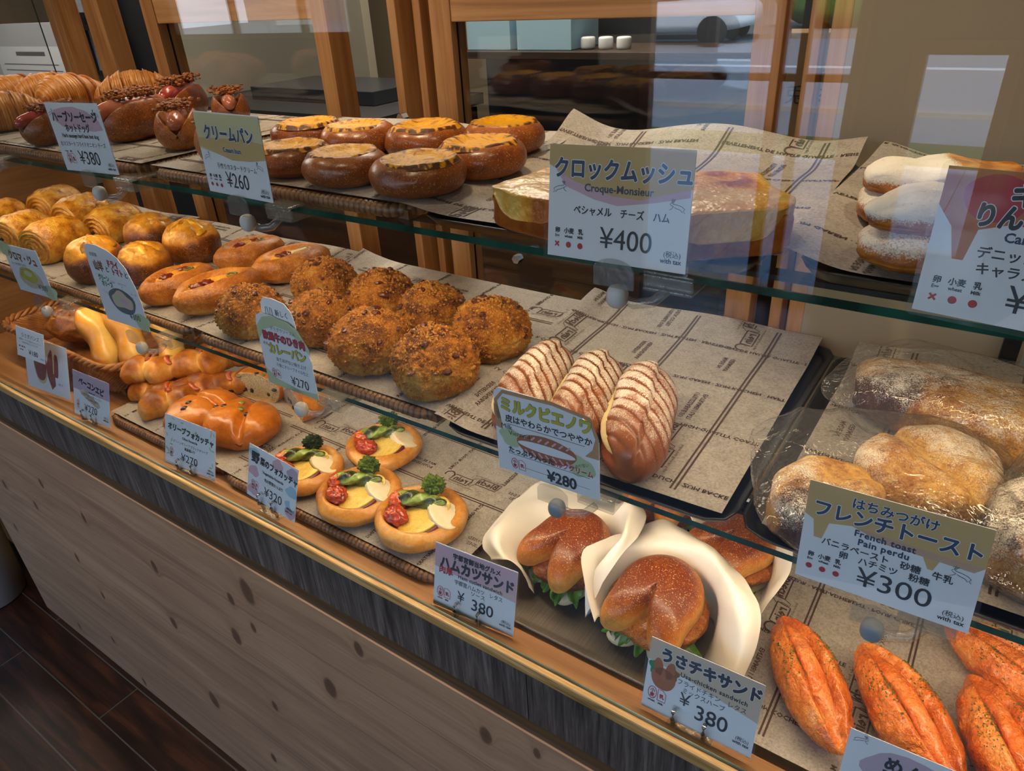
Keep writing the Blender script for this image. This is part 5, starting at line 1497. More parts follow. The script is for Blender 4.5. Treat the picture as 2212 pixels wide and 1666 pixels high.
def d_caramel(f):
    f.poly([(0, 0.056), (0.008, 0.046), (0.012, 0.030), (0.017, 0.030), (0.020, 0.046), (0.035, 0.051), (0.058, 0.044), (0.064, 0.038), (0.070, 0.046), (0.105, 0.048), (0.105, 0.075), (0, 0.075)], ORANGE, 1)
    f.ell(0.024, 0.062, 0.0145, 0.0115, RED, 2, wob=0.03)
    txt(f, 'キャラメル', 60, 60, 12.5, INK, 0.05, 'C', outline=WHITE, res=4); txt(f, 'りんごデニッシュ', 58, 49, 12.5, INK, 0.05, 'C', outline=WHITE, sx=0.85, res=4)
    txt(f, 'Caramel apple danish', 60, 42, 6.6, NAVY, 0.03, 'C', outline=WHITE); txt(f, 'デニッシュ生地　りんご', 58, 33, 6.6, INK, 0.02, 'C'); txt(f, 'キャラメル　シナモン', 56, 25, 6.6, INK, 0.02, 'C')
    allergens(f, 8, 11, 'xoo', 9.4, 0.9); price(f, '¥300', 40, 8, 19, 1.0)
def d_crois(f):
    for p in ((6, 68), (98, 10)): f.ell(p[0]*mm, p[1]*mm, 0.02, 0.012, LGRN, 1, wob=0.1)
    txt(f, 'クロマ・ジュ', 52, 52, 16, BRN, 0.05, 'C', sx=0.85, rot=-3); txt(f, 'チーズクロワッサン', 34, 44, 5, GREEN, 0.02, 'C')
    f.ell(0.052, 0.026, 0.034, 0.017, SAND, 1, wob=0.05, seed=2); f.ell(0.050, 0.030, 0.025, 0.0115, YEL, 2, wob=0.07, seed=4); f.ell(0.05, 0.033, 0.012, 0.005, PGOLD, 3)
    txt(f, '¥300', 66, 10, 13, INK, 0.01, 'L', shear=0.1)
def d_goat(f):
    f.ell(0.088, 0.012, 0.018, 0.012, LGRN, 1, wob=0.1)
    txt(f, '自家製', 10, 92, 6, GREY, 0.01); txt(f, '山羊', 12, 74, 15, BRN, 0.05, 'L', sx=0.75); txt(f, 'と', 38, 74, 9, INK, 0.02)
    txt(f, 'ドライ', 46, 82, 11, RED, 0.05, 'L', sx=0.8); txt(f, 'トマト', 52, 72, 11, RED, 0.05, 'L', sx=0.8); txt(f, 'と', 80, 72, 9, INK, 0.02)
    txt(f, 'グリーン', 14, 60, 9, GREEN, 0.04, 'L', sx=0.7); txt(f, 'オリーブ', 18, 52, 9, GREEN, 0.04, 'L', sx=0.7)
    f.ell(0.055, 0.035, 0.030, 0.018, GREY, 1, wob=0.03); f.ell(0.055, 0.036, 0.024, 0.012, SAND, 2, wob=0.12, seed=3); f.ell(0.060, 0.035, 0.008, 0.005, PINK, 3, wob=0.2); f.ell(0.045, 0.037, 0.007, 0.005, LGRN, 3, wob=0.2)
    for a, b, c, d in ((42, 50, 44, 58), (64, 48, 66, 58), (78, 40, 86, 46), (28, 40, 16, 44)): f.line([(a*mm, b*mm), (c*mm, d*mm)], 0.4*mm, INK, 4)
    txt(f, 'くるみ', 40, 59, 4, INK); txt(f, 'カマンベール', 58, 59, 4, INK, sx=0.8); txt(f, 'チーズ', 82, 48, 4, INK)
    txt(f, '¥300', 62, 12, 12, INK, 0.01)
def d_curry(f):
    f.poly([(a*mm, b*mm) for a, b in [(0, 78), (14, 92), (30, 96), (60, 94), (76, 86), (90, 66), (90, 56), (78, 70), (60, 82), (36, 84), (14, 76), (0, 60)]], LGRN, 1)
    blobpoly(f, [(0, 0), (90, 0), (90, 8), (60, 5), (20, 10), (0, 22)], LGRN, 1)
    txt(f, 'デミグラソース入', 48, 78, 5.6, INK, 0, 'C'); txt(f, '欧風牛のひき肉', 46, 64, 12.5, RED, 0.045, 'C', sx=0.86, outline=INK, ow=0.02)
    txt(f, '大き', 6, 55, 5, RED); txt(f, 'カレーパン', 48, 47, 15, YEL, 0.05, 'C', sx=0.9, outline=INK, ow=0.02)
    txt(f, '油であげない焼き上げ', 52, 37, 6, GREY, 0, 'C', sx=0.9); txt(f, 'た後にオリーブオイル仕上', 52, 29, 5.6, GREY, 0, 'C', sx=0.85)
    stamps(f, 16, 18, 0.8, True, False); txt(f, '¥270', 46, 9, 17, INK, 0.01, 'L', sx=0.9, res=4)
def d_milk(f):
    fr_ = plain('#c09468', 0.6)
    f.line([(0.004, 0.052), (0.002, 0.070), (0.010, 0.080), (0.060, 0.081), (0.095, 0.076), (0.101, 0.060)], 0.0035, fr_, 1)
    blobpoly(f, [(0, 66), (0, 44), (8, 42), (6, 56), (4, 66)], fr_, 1); blobpoly(f, [(100, 60), (103, 60), (103, 40), (90, 40), (97, 48)], fr_, 1)
    txt(f, 'ミルクビエノワ', 51, 63, 14.5, YEL, 0.05, 'C', outline=GREY, sx=0.9, res=4, ow=0.02); txt(f, '皮はやわらかでつややか', 54, 52, 8, INK, 0.02, 'C', sx=0.98)
    f.rect(0.012, 0.0492, 0.090, 0.0497, GREY, 3); f.rect(0.012, 0.0192, 0.094, 0.0197, GREY, 3); f.rect(0.03, 0.0082, 0.094, 0.0086, GREY, 3)
    txt(f, 'Milk', 6, 44, 7, INK, 0.0); txt(f, 'Viennois', 14, 38.5, 6.6, INK, 0.0, rot=5)
    f.ell(0.016, 0.036, 0.012, 0.009, LGRN, 1, wob=0.1); f.ell(0.086, 0.028, 0.013, 0.010, LGRN, 1, wob=0.1, seed=2)
    f.ell(0.052, 0.034, 0.030, 0.0125, BUNB, 2, wob=0.02); f.ell(0.052, 0.034, 0.029, 0.0042, WHITE, 3)
    for k in range(7):
        for s_ in (1, -1): f.line([((30+k*7)*mm, (34+s_*5.5)*mm), ((34+k*7)*mm, (34+s_*9.5)*mm)], 1.6*mm, PINK, 3)
    txt(f, 'たっぷり入った', 12, 21, 7.2, INK, 0.03, sx=0.95); txt(f, 'ミルククリーム', 56, 21, 7, RED, 0.02, sx=0.85)
    txt(f, 'ほんのり甘い', 84, 27, 3.6, INK, 0, 'C', rot=24)
    stamps(f, 18, 10, 0.75, True, False); txt(f, '¥280', 52, 3.5, 15, INK, 0.03, 'L', sx=0.95, res=4)
def d_french(f):
    f.poly([(a*mm, b*mm) for a, b in [(0, 50), (6, 47), (8, 34), (13, 34), (16, 47), (30, 50), (50, 46), (72, 44), (76, 36), (79, 36), (82, 45), (105, 48), (105, 75), (0, 75)]], OCHRE, 1)
    blobpoly(f, [(30, 50), (50, 44), (100, 43), (105, 48), (82, 48), (60, 49)], plain('#cba487', 0.6), 1.5)
    txt(f, 'はちみつがけ', 52, 64, 8.4, NAVY, 0.03, 'C', outline=WHITE); txt(f, 'フレンチトースト', 53, 52, 13, NAVY, 0.035, 'C', outline=WHITE, sx=0.95, res=4)
    txt(f, 'French toast', 50, 44, 6.4, NAVY, 0.03, 'C', space=1.1); txt(f, 'Pain perdu', 50, 38, 6.4, NAVY, 0.03, 'C', space=1.1)
    txt(f, 'バニラペースト　砂糖　牛乳', 52, 31, 6, INK, 0.02, 'C'); txt(f, '卵　ハチミツ　粉糖', 52, 24.5, 6, INK, 0.02, 'C')
    allergens(f, 8, 13, 'ooo', 8.8, 0.9); price(f, '¥300', 38, 8.5, 19, 1.15); hare(f, 94, 38, 1.1, GREY, -1)
def d_bacon(f):
    f.rect(0, 0.046, 0.1, 0.078, MAUVE, 1)
    for k in range(5): f.ell((28+k*9)*mm, (44-k*3.2)*mm, 0.009, 0.0055, SAND, 2, wob=0.08, seed=k)
    txt(f, 'ベーコンエピ', 50, 55, 13.5, INK, 0.06, 'C', sx=0.85, rot=-6, res=3); txt(f, 'Bacon epi', 52, 47, 4.4, INK, 0.02, 'C'); txt(f, 'フランスパン生地 ベーコン', 50, 40, 5.2, INK, 0, 'C', sx=0.85); txt(f, 'ブラックペッパー', 50, 33.5, 5.2, INK, 0, 'C', sx=0.85)
    stamps(f, 12, 22, 0.8, False, True); price(f, '¥270', 30, 13, 17, 1.0, 98)
def d_olive(f):
    rnd = random.Random(4)
    for k in range(26):
        s_ = rnd.choice([0, 1]); x = rnd.uniform(3, 16) if s_ else rnd.uniform(90, 102); y = rnd.uniform(4, 74)
        if k % 3 == 0: x = rnd.uniform(10, 95); y = rnd.uniform(60, 75)
        f.ell(x*mm, y*mm, 0.0035, 0.0012, LGRN, 1, 10, rot=rnd.uniform(0, 180))
    txt(f, 'オリーブフォカッチャ', 53, 55, 11.6, DARKG, 0.055, 'C', sx=0.82, rot=-3, res=3); txt(f, 'Olive focaccia', 52, 46.5, 5.6, INK, 0.02, 'C'); txt(f, 'グリーンオリーブ ブラックオリーブ', 53, 37.5, 5.2, INK, 0.01, 'C', sx=0.85); txt(f, '結晶塩入り', 52, 31, 5.2, INK, 0.02, 'C', sx=0.85)
    stamps(f, 14, 22, 0.8, False, True); price(f, '¥270', 34, 12, 17, 1.0)
def d_veg(f):
    for p, m_ in (((12, 66), LBLUE), ((4, 40), PINK), ((60, 74), PINK), ((92, 66), MAUVE), ((98, 40), LBLUE), ((99, 20), LBLUE), ((10, 12), PINK), ((94, 4), PINK)):
        f.ell(min(max(p[0], 12), 90)*mm, min(max(p[1], 9), 67)*mm, 0.011, 0.008, m_, 1, wob=0.1, seed=p[0])
    f.ell(0.094, 0.024, 0.006, 0.009, WHITE, 2)
    txt(f, '野', 6, 55, 17, INK, 0.05); txt(f, '菜のフォカッチャ', 62, 54, 12, INK, 0.045, 'C', sx=0.8, rot=-3, res=3); txt(f, 'Vegetable focaccia', 52, 44, 5.8, INK, 0.02, 'C'); txt(f, '旬の野菜たっぷり', 54, 34, 5.4, INK, 0.02, 'C', sx=0.9)
    stamps(f, 12, 22, 0.75, True, True); price(f, '¥320', 36, 13, 18, 1.0, 98)
def d_ham(f):
    blobpoly(f, [(0, 50), (30, 47), (60, 46), (105, 42), (105, 78), (0, 78)], PINK, 1); blobpoly(f, [(60, 46), (105, 42), (105, 50), (80, 52)], plain('#e0c0b8', 0.6), 2)
    txt(f, '宇都宮御当地グルメ', 54, 67, 7.6, INK, 0.045, 'C', sx=0.9); txt(f, 'ハムカツサンド', 54, 52, 16, INK, 0.055, 'C', sx=0.86, res=4); txt(f, '肉厚', 6, 45, 9.5, RED, 0.04, outline=WHITE)
    txt(f, 'Ham cutlet sandwich', 60, 45, 6.4, INK, 0.02, 'C', space=1.05); txt(f, '宇都宮ハムカツ　レタス', 58, 36.5, 6.6, INK, 0.0, 'C', sx=0.86); txt(f, 'ソース', 58, 30, 6.4, INK, 0.0, 'C')
    stamps(f, 9, 20, 0.9); price(f, '¥', 32, 17, 17, 1.0, tax=False); price(f, '380', 50, 12.5, 19.5, 1.0)
def d_usa(f):
    blobpoly(f, [(0, 52), (24, 50), (60, 44), (105, 36), (105, 75), (0, 75)], SAND, 1)
    f.ell(0.017, 0.037, 0.012, 0.0115, BUNB, 2, wob=0.02); f.ell(0.011, 0.048, 0.0045, 0.009, BUNB, 2, rot=8); f.ell(0.0225, 0.048, 0.0045, 0.009, BUNB, 2, rot=-10); f.ell(0.0065, 0.046, 0.0045, 0.007, GREEN, 1.5, wob=0.2); f.ell(0.027, 0.046, 0.004, 0.006, BRN, 1.5, wob=0.2)
    txt(f, 'うさチキサンド', 57, 57, 15, plain('#1a2438', 0.5), 0.06, 'C', outline=WHITE, sx=0.9, res=4, ow=0.03)
    txt(f, 'Usa-chicken sandwich', 63, 48, 6.2, INK, 0.025, 'C', space=1.12); txt(f, 'フライドチキン　レタス', 62, 40, 6.4, INK, 0.0, 'C', sx=0.92); txt(f, 'ミックスハーブ', 56, 33, 6.4, INK, 0.0, 'C', sx=0.9)
    stamps(f, 9, 19, 0.9); price(f, '¥', 35, 20, 18, 1.0, tax=False); price(f, '380', 50, 12.5, 21, 1.0)
def d_mentai(f):
    f.ell(0.055, 0.050, 0.044, 0.019, MAUVE, 1, wob=0.06, seed=2)
    txt(f, 'めんたい', 57, 53, 14, INK, 0.04, 'C', space=1.15, res=4); txt(f, 'フランス', 56, 41, 14, INK, 0.04, 'C', space=1.15, res=4); txt(f, 'Baguette with spicy roe', 50, 32.5, 6.2, INK, 0.025, 'C'); txt(f, 'フランスパン　明太子', 52, 24, 6.4, INK, 0.0, 'C')
    price(f, '¥300', 40, 8, 18, 1.0); hare(f, 9, 68, 1, GREY)
def d_tag(f):
    txt(f, 'うさぎバンズ', 36, 38, 8.5, INK, 0.01, 'C', sx=0.9); txt(f, '自家製ハードパン生地のもちもちバンズ', 35, 31.5, 3.6, GREY, 0, 'C', sx=0.85); txt(f, 'お好みの具をはさんでどうぞ', 35, 26.5, 3.6, GREY, 0, 'C', sx=0.85)
    txt(f, '卵 小麦 乳', 6, 18, 3.6, INK, 0.02); txt(f, '× ● ●', 6, 12, 3.6, RED, 0.02); price(f, '¥180', 30, 8, 13, 0.9, tax=False); txt(f, '(税込)', 68, 6, 3.6, INK, 0.0, 'R')
def d_album(f):
    rb = plain('#8c3a2c', 0.5)
    f.ell(0.045, 0.044, 0.020, 0.030, plain('#d9c48a', 0.6), 1, wob=0.03); f.ell(0.044, 0.050, 0.019, 0.030, rb, 2, wob=0.04)
    f.poly([(a*mm, b*mm) for a, b in [(64, 30), (62, 50), (70, 72), (78, 84), (82, 82), (82, 62), (90, 78), (96, 76), (98, 64), (96, 42), (90, 22), (74, 8)]], rb, 2)
    f.line([(0.082, 0.040), (0.084, 0.060), (0.087, 0.074)], 0.003, plain('#d9c48a', 0.6), 3)
    txt(f, 'うさぎバンズ', 80, 90, 6, PINK, 0.01, 'C'); f.rect(0.086, 0.014, 0.112, 0.034, WHITE, 3); txt(f, '小麦 乳', 99, 21, 5, GREY, 0.01, 'C')
CARDS = {
 'hotdog': ((-0.888, 0.020, 1.2795, 0.062, 0.008, 0.018), 'sausage roll price card with a pink brush stroke, ¥380, clipped to the upper shelf', d_hotdog, 105, 76),
 'cream': ((-0.614, 0.020, 1.2805, -0.054, 0.042, 0.006), 'cream bun price card with a yellow-brown top band, ¥260', d_cream, 105, 76),
 'croque': ((-0.210, 0.015, 1.2800, -0.045, 0.149, 0.040), 'croque-monsieur price card, ¥400, standing in front of the cheese-topped toasts', d_croque, 105, 75),
 'caramel': ((0.023, 0.010, 1.2840, -0.106, 0.091, 0.002), 'caramel apple price card with a red apple on orange, cut by the right picture edge', d_caramel, 105, 75),
 'crois': ((-1.185, 0.020, 1.0700, 0.031, -0.011, 0.021), 'hand-painted card with brown letters and a yellow pastry, ¥300, at the left picture edge', d_crois, 105, 75),
 'french': ((-0.008, 0.010, 1.0790, -0.033, 0.146, 0.049), 'french toast price card with a honey-coloured top, ¥300', d_french, 105, 75),
 'bacon': ((-1.182, 0.023, 0.8415, 0.086, 0.280, -0.045), 'bacon epi price card with a mauve top, ¥270, on the ledge', d_bacon, 98, 78),
 'olive': ((-0.906, 0.023, 0.8395, 0.135, 0.280, -0.066), 'olive focaccia price card with a leaf border, ¥270, on the ledge', d_olive, 104, 78),
 'veg': ((-0.719, 0.023, 0.8490, -0.013, 0.280, -0.063), 'vegetable focaccia price card with pink and blue corners, ¥320, on the ledge', d_veg, 100, 77),
 'ham': ((-0.377, 0.0205, 0.8372, 0.072, 0.250, 0.008), 'ham cutlet sandwich price card with a pink top, ¥380, on the ledge', d_ham, 105, 79),
 'usa': ((-0.121, 0.0215, 0.8410, -0.005, 0.290, 0.026), 'chicken sandwich price card with a painted bun, ¥380, on the ledge', d_usa, 105, 75),
 'mentai': ((0.052, 0.024, 0.8385, 0.05, 0.30, 0.0), 'mauve-blotted roe baguette price card cut by the bottom picture edge', d_mentai, 105, 75)}
for k, (pose, lab, dr, w_, h_) in CARDS.items(): card(pose, lab, dr, w_, h_)
arch = [(0, 0), (100, 0), (100, 40), (97, 62), (88, 84), (74, 97), (56, 104), (34, 108), (12, 108), (4, 104), (0, 96)]
card((-0.931, 0.020, 1.0740, 0.024, 0.022, 0.008), 'tall arched hand-painted card about goat cheese and dried tomato bread, ¥300', d_goat, 100, 108, arch)
archc = [(0, 0), (90, 0), (90, 50), (84, 70), (72, 84), (56, 92), (32, 97), (12, 97), (3, 92), (0, 82)]
cc = card((-0.603, 0.020, 1.0660, -0.061, 0.057, 0.051), 'arched hand-painted curry bun card with red and yellow letters, ¥270', d_curry, 90, 97, archc, vs=0.89)
mo = [(0, 0), (103, 0), (103, 56), (98, 68), (84, 78), (60, 82), (6, 83), (1, 79), (0, 70)]
card((-0.271, 0.020, 1.0680, -0.010, 0.025, 0.036), 'hand-painted Milk Viennois card with yellow letters and a filled roll, ¥280', d_milk, 103, 83, mo)
# little speech card behind the curry card
def d_note(f):
    txt(f, '新しく', 36, 26, 8, INK, 0.0, 'C'); txt(f, 'なりました', 38, 15, 7.5, INK, 0.0, 'C', sx=0.9); f.line([(a*mm, b*mm) for a, b in ((8, 22), (9, 32), (12, 33), (13, 24), (16, 24), (17, 33), (20, 32), (20, 22))], 0.7*mm, INK, 4)
card((-0.6100, 0.0262, 1.1265, -0.061, 0.057, 0.03), 'small rounded note card rising behind the top of the curry bun card', d_note, 58, 44, [(0, 0), (58, 0), (58, 22), (54, 34), (44, 42), (24, 44), (8, 43), (1, 36), (0, 26)], sleeve=False)
card((-1.352, 0.034, 0.8410, 0.12, 0.26, -0.03), 'thick photo card stand showing two red-brown rabbit-shaped sandwiches, on the ledge', d_album, 125, 96, margin=4, name='photo_card')
card((-1.343, 0.026, 0.915, 0.20, 0.24, -0.12), 'small white tag card for rabbit buns, ¥180, tilted on the photo card stand', d_tag, 70, 54, sleeve=False)

# ------------------------------------------------------------------ card holders on the shelf edge
def shelf_clip(x, z, label, jx=0.0, grey=False):
    t = empty('shelf_clip', (x, 0.0, z))
    def b(x0, x1, y0, y1, z0, z1): return boxg(x0, x1, y0, y1, z0, z1)[0:2]
    # jaw over the glass edge, arm, round jaw plate against the card, ball joint
    V, F, MI, A = merge([b(0.012, 0.048, 0.034, 0.080, 0.001, 0.0035), b(0.012, 0.048, 0.034, 0.070, -0.0115, -0.0085), b(0.012, 0.048, 0.034, 0.038, -0.0085, 0.001)])
    make('glass_jaw', V, F, M['plastic'], t, smooth=False, mods=[('BEVEL', dict(width=0.0012, segments=2))])
    V, F = tube_path([(0.030, 0.036, -0.009), (0.022, 0.030, -0.017), (0.010, 0.026, -0.019), (0.0, 0.022, -0.014)], [0.0035, 0.004, 0.004, 0.0035], 8)
    make('arm', V, F, M['plastic'], t)
    V, F, A = lump(None, (0.0, 0.020, -0.013), (0.0075, 0.0072, 0.0085), None, None, 1, 20, 14, 0.02, e=0.8)
    make('ball_joint', V, F, M['frostgrey'] if grey else M['frost'], t)
    a = np.linspace(0, np.pi, 15)
    out = [(-0.014, -0.004)]+[(-0.014+0.0*k, 0.0) for k in ()]
    O = [(0.015, -0.004), (0.015, 0.006)]+[(0.015*math.cos(q), 0.008+0.008*math.sin(q)) for q in a]+[(-0.015, 0.006), (-0.015, -0.004)]
    n = len(O)
    V = [(p, 0.0125, q) for p, q in O]+[(p, 0.0142, q) for p, q in O]
    F = [tuple(range(n)), tuple(range(n, 2*n))[::-1]]+[(i, n+i, n+(i+1) % n, (i+1) % n) for i in range(n)]
    make('card_plate', V, F, M['plastic'], t, smooth=False)
    return tag(t, label, 'card clip', 'clear shelf clips')
for x, z, lab, gr in ((-0.888, Z1, 'clear clip with a white joint holding the sausage roll card', False), (-0.612, Z1, 'clear clip with a white joint holding the cream bun card', False), (-0.208, Z1, 'clear clip with a round white joint holding the croque-monsieur card', False),
                  (0.040, Z1, 'clear clip with a white ring joint at the right edge under the caramel card', False), (-1.175, Z2, 'clear clip holding the leftmost hand-painted card on the lower shelf', False), (-0.915, Z2, 'clear clip under the tall arched goat cheese card', False),
                  (-0.596, Z2, 'clear clip with a pale joint under the curry bun card', False), (-0.262, Z2, 'clear clip with a grey joint under the Milk Viennois card', True), (-0.006, Z2, 'clear clip with a glassy joint under the french toast card', True), (-1.205, Z1, 'empty clear clip on the upper shelf edge at the left picture edge', False)):
    shelf_clip(x, z, lab, grey=gr)
def ledge_clip(pose, w_, label):
    x, y, z, yaw, lean, roll = pose
    t = empty('wire_card_stand')
    for s_ in (-0.18, 0.10):
        a = np.linspace(-0.4, 4.2, 16)
        P = np.stack([np.full(16, s_*w_*mm), -0.0040-0.0016*np.cos(a)+0*a, 0.004+0.007*np.sin(a*0.5)+0.0*a], -1)
        P = np.array([(s_*w_*mm, 0.0005, 0.0155), (s_*w_*mm, -0.0040, 0.0150), (s_*w_*mm, -0.0052, 0.0085), (s_*w_*mm, -0.0036, 0.0035), (s_*w_*mm, -0.0045, 0.0008), (s_*w_*mm, -0.001, -0.0022), (s_*w_*mm, 0.002, -(z-Z0)+0.0024)])
        V, F = tube_path(P, 0.0020, 10)
        make('chrome_clip', V, F, M['chrome'], t)
    V, F = boxg(-0.24*w_*mm, 0.17*w_*mm, -0.004, 0.012, -(z-Z0)+0.0004, -(z-Z0)+0.0022)
    make('clear_foot', V, F, M['plastic'], t, smooth=False)
    u, v, n = rot_axes(yaw, 0, roll); ny = v.cross(u)
    t.matrix_world = Matrix(((u.x, ny.x, v.x, x), (u.y, ny.y, v.y, y), (u.z, ny.z, v.z, z), (0, 0, 0, 1)))
    return tag(t, label, 'card stand', 'chrome card stands on the ledge')
for k, lab in (('bacon', 'chrome clips holding the bacon epi card'), ('olive', 'chrome clips holding the olive focaccia card'), ('veg', 'chrome clips holding the vegetable focaccia card'), ('ham', 'chrome clips holding the ham cutlet sandwich card'), ('usa', 'chrome clips holding the chicken sandwich card')):
    p = CARDS[k][0]; ledge_clip(p, CARDS[k][3], lab)
# ------------------------------------------------------------------ wrapped bunny-bun sandwiches
def bunny_outline(TH, w=0.050, ear=0.020, notch=0.029):
    d = np.angle(np.exp(1j*(TH+np.pi/2)))          # angle from -y
    g = lambda c, s: np.exp(-((d-c)/s)**2)
    return w*(1-0.04*np.cos(2*TH))+ear*(g(0.60, 0.36)+g(-0.60, 0.36))-notch*g(0.0, 0.2)
def sandwich(seed, sauce=False, top='bunny'):
    t = empty('bunny_bun_sandwich')
    def tp(TH, T):
        # T 0 underside centre .. 0.3 rim .. 1 top centre
        rho = np.where(T < 0.3, T/0.3, np.cos((T-0.3)/0.7*np.pi/2)**0.62)
        Rr = bunny_outline(TH)
        x, y = rho*Rr*np.cos(TH), rho*Rr*np.sin(TH)
        s = np.sin(np.clip((T-0.3)/0.7, 0, 1)*np.pi/2)
        hh = 0.034*np.where(T < 0.3, 0, s**0.75)
        full = sm(0.0, 0.02, np.hypot(x, y))
        d = np.angle(np.exp(1j*(TH+np.pi/2)))
        z = hh*(0.86+0.14*(1-np.exp(-(d/0.22)**2)*(rho > 0.2)))
        arch = -0.007*sm(-0.02, -0.075, y)          # ears droop at the front
        P = np.stack([x, y, z+arch], -1)
        P += (0.0008*fbm(P, 30, seed, 2))[:, None]
        b = 0.22+0.55*sm(0.008, 0.030, hh)*sm(-0.08, -0.02, y)+0.28*sm(0.012, 0.030, hh)+0.12*fbm(P, 20, seed, 2)-0.35*sm(0.006, 0.0, hh)
        return P+np.array([0, 0, 0.043]), {'bake': b}
    V, F, A = grid_shape(140, 60, tp)
    make('top_bun', V, F, M['bunny'], t, at=A)
    def lo(TH, T):
        P = ball(TH, T, 1.0, 0.7); Rr = bunny_outline(TH, 0.050, 0.014, 0.02)
        P = P*np.stack([Rr, Rr, np.full_like(Rr, 0.011)], -1)
        P += (0.0007*fbm(P, 26, seed+1, 2))[:, None]
        P[:, 2] += 0.012
        return P, {'bake': 0.30+0.55*sm(0.3, 0.6, fbm(P, 22, seed+4, 2))}
    V, F, A = grid_shape(80, 28, lo); make('bottom_bun', V, F, M['pale'], t, at=A)
    def cu(TH, T):
        P = ball(TH, T, 0.9, 0.7)*(1+0.07*fbm(ball(TH, T), 3, seed, 3))[:, None]
        P = P*np.array([0.056, 0.050, 0.012]); P += np.array([0, -0.006, 0.034]); P += (0.002*fbm(P, 70, seed+2, 3))[:, None]
        return P, {'bake': (0.75 if sauce else 0.42)+0.35*fbm(P, 40, seed, 3)}
    V, F, A = grid_shape(90, 34, cu); make('fried_cutlet', V, F, M['cutlet'], t, at=A)
    # frilly lettuce sticking out at the front
    ps = []
    for a0, a1, rr in ((-2.75, -1.95, 0.054), (-1.25, -0.35, 0.056), (-2.0, -1.2, 0.047)):
        nu_, nv_ = 70, 8
        a = np.linspace(a0, a1, nu_); V_ = []
        for j in range(nv_):
            q = j/(nv_-1)
            amp = 0.0055*q**1.5
            r_ = rr*(0.72+0.42*q)+amp*np.sin(a*17+seed)+0.002*np.sin(a*52)*q
            z_ = 0.026+0.004*(1-q)-0.006*q*q+amp*np.cos(a*17+seed+1)*1.2+0.0015*np.sin(a*47)*q
            V_.append(np.stack([r_*np.cos(a), r_*np.sin(a), z_], -1))
        V_ = np.concatenate(V_)
        F_ = [(j*nu_+i, j*nu_+i+1, (j+1)*nu_+i+1, (j+1)*nu_+i) for j in range(nv_-1) for i in range(nu_-1)]
        ps.append((V_, F_, 0))
    V, F, MI, A = merge(ps)
    make('lettuce', V, F, M['lettuce'], t, mods=[('SOLIDIFY', dict(thickness=0.0006))])
    return t
series([sandwich(171, True), sandwich(172)], [
    (0, -0.312, 0.136, 0.848, -18, 0.90, 'bunny-shaped bun sandwich with dark sauced cutlet, wrapped in white paper, on the left', (7, 0)),
    (1, -0.197, 0.116, 0.847, -4, 0.93, 'bunny-shaped bun sandwich with fried chicken and much lettuce, in front on the right', (8, 0)),
    (1, -0.155, 0.232, 0.848, -30, 0.86, 'bun sandwich with fried chicken at the back right, under the edge of the black tray', (6, 0)),
    (0, -0.262, 0.282, 0.848, -10, 0.85, 'bun sandwich at the back, only a corner showing between the white papers', (6, 0))], 'sandwich', 'wrapped bunny-bun sandwiches')
def wrap(name, ctrl, label, seed=0):
    """a sheet through a grid of world points, smoothed and lightly crumpled"""
    G = np.array(ctrl, float); nr, nc = G.shape[:2]
    # bicubic-like resampling
    def cat(P, m):
        n = len(P); t = np.linspace(0, n-1, m); i = np.clip(np.floor(t).astype(int), 0, n-2); f = (t-i)[:, None, None] if P.ndim == 3 else (t-i)[:, None]
        g = lambda k: P[np.clip(k, 0, n-1)]
        p0, p1, p2, p3 = g(i-1), g(i), g(i+1), g(i+2)
        return 0.5*((2*p1)+(-p0+p2)*f+(2*p0-5*p1+4*p2-p3)*f*f+(-p0+3*p1-3*p2+p3)*f**3)
    A = cat(G, 34); B = cat(np.swapaxes(A, 0, 1), 70); B = np.swapaxes(B, 0, 1)
    P = B.reshape(-1, 3); P = P+np.stack([0.004*fbm(P, 14, seed+k, 2)+0.009*(np.abs(fbm(P, 16, seed+9+k, 2))-0.2) for k in range(3)], -1)
    nr, nc = B.shape[:2]
    F = [(i*nc+j, i*nc+j+1, (i+1)*nc+j+1, (i+1)*nc+j) for i in range(nr-1) for j in range(nc-1)]
    c = P.mean(0)
    o = make(name, P-c, F, M['wrap'], mods=[('SOLIDIFY', dict(thickness=0.00025))])
    o.location = tuple(c)
    return tag(o, label, 'wrapping paper', 'white sandwich papers')
wrap('wrapping_paper', [
  [(-0.335, 0.080, 0.846), (-0.352, 0.115, 0.843), (-0.345, 0.165, 0.843), (-0.315, 0.180, 0.843), (-0.280, 0.170, 0.843), (-0.262, 0.130, 0.843), (-0.270, 0.085, 0.843)],
  [(-0.354, 0.070, 0.897), (-0.387, 0.100, 0.899), (-0.376, 0.160, 0.874), (-0.326, 0.186, 0.886), (-0.274, 0.180, 0.922), (-0.254, 0.125, 0.926), (-0.267, 0.080, 0.892)],
  [(-0.383, 0.070, 0.886), (-0.419, 0.110, 0.880), (-0.427, 0.240, 0.862), (-0.359, 0.250, 0.863), (-0.262, 0.215, 0.903), (-0.242, 0.120, 0.923), (-0.255, 0.060, 0.875)]],
  'white paper wrapped round the left sandwich, flaring out behind the bun', 3)
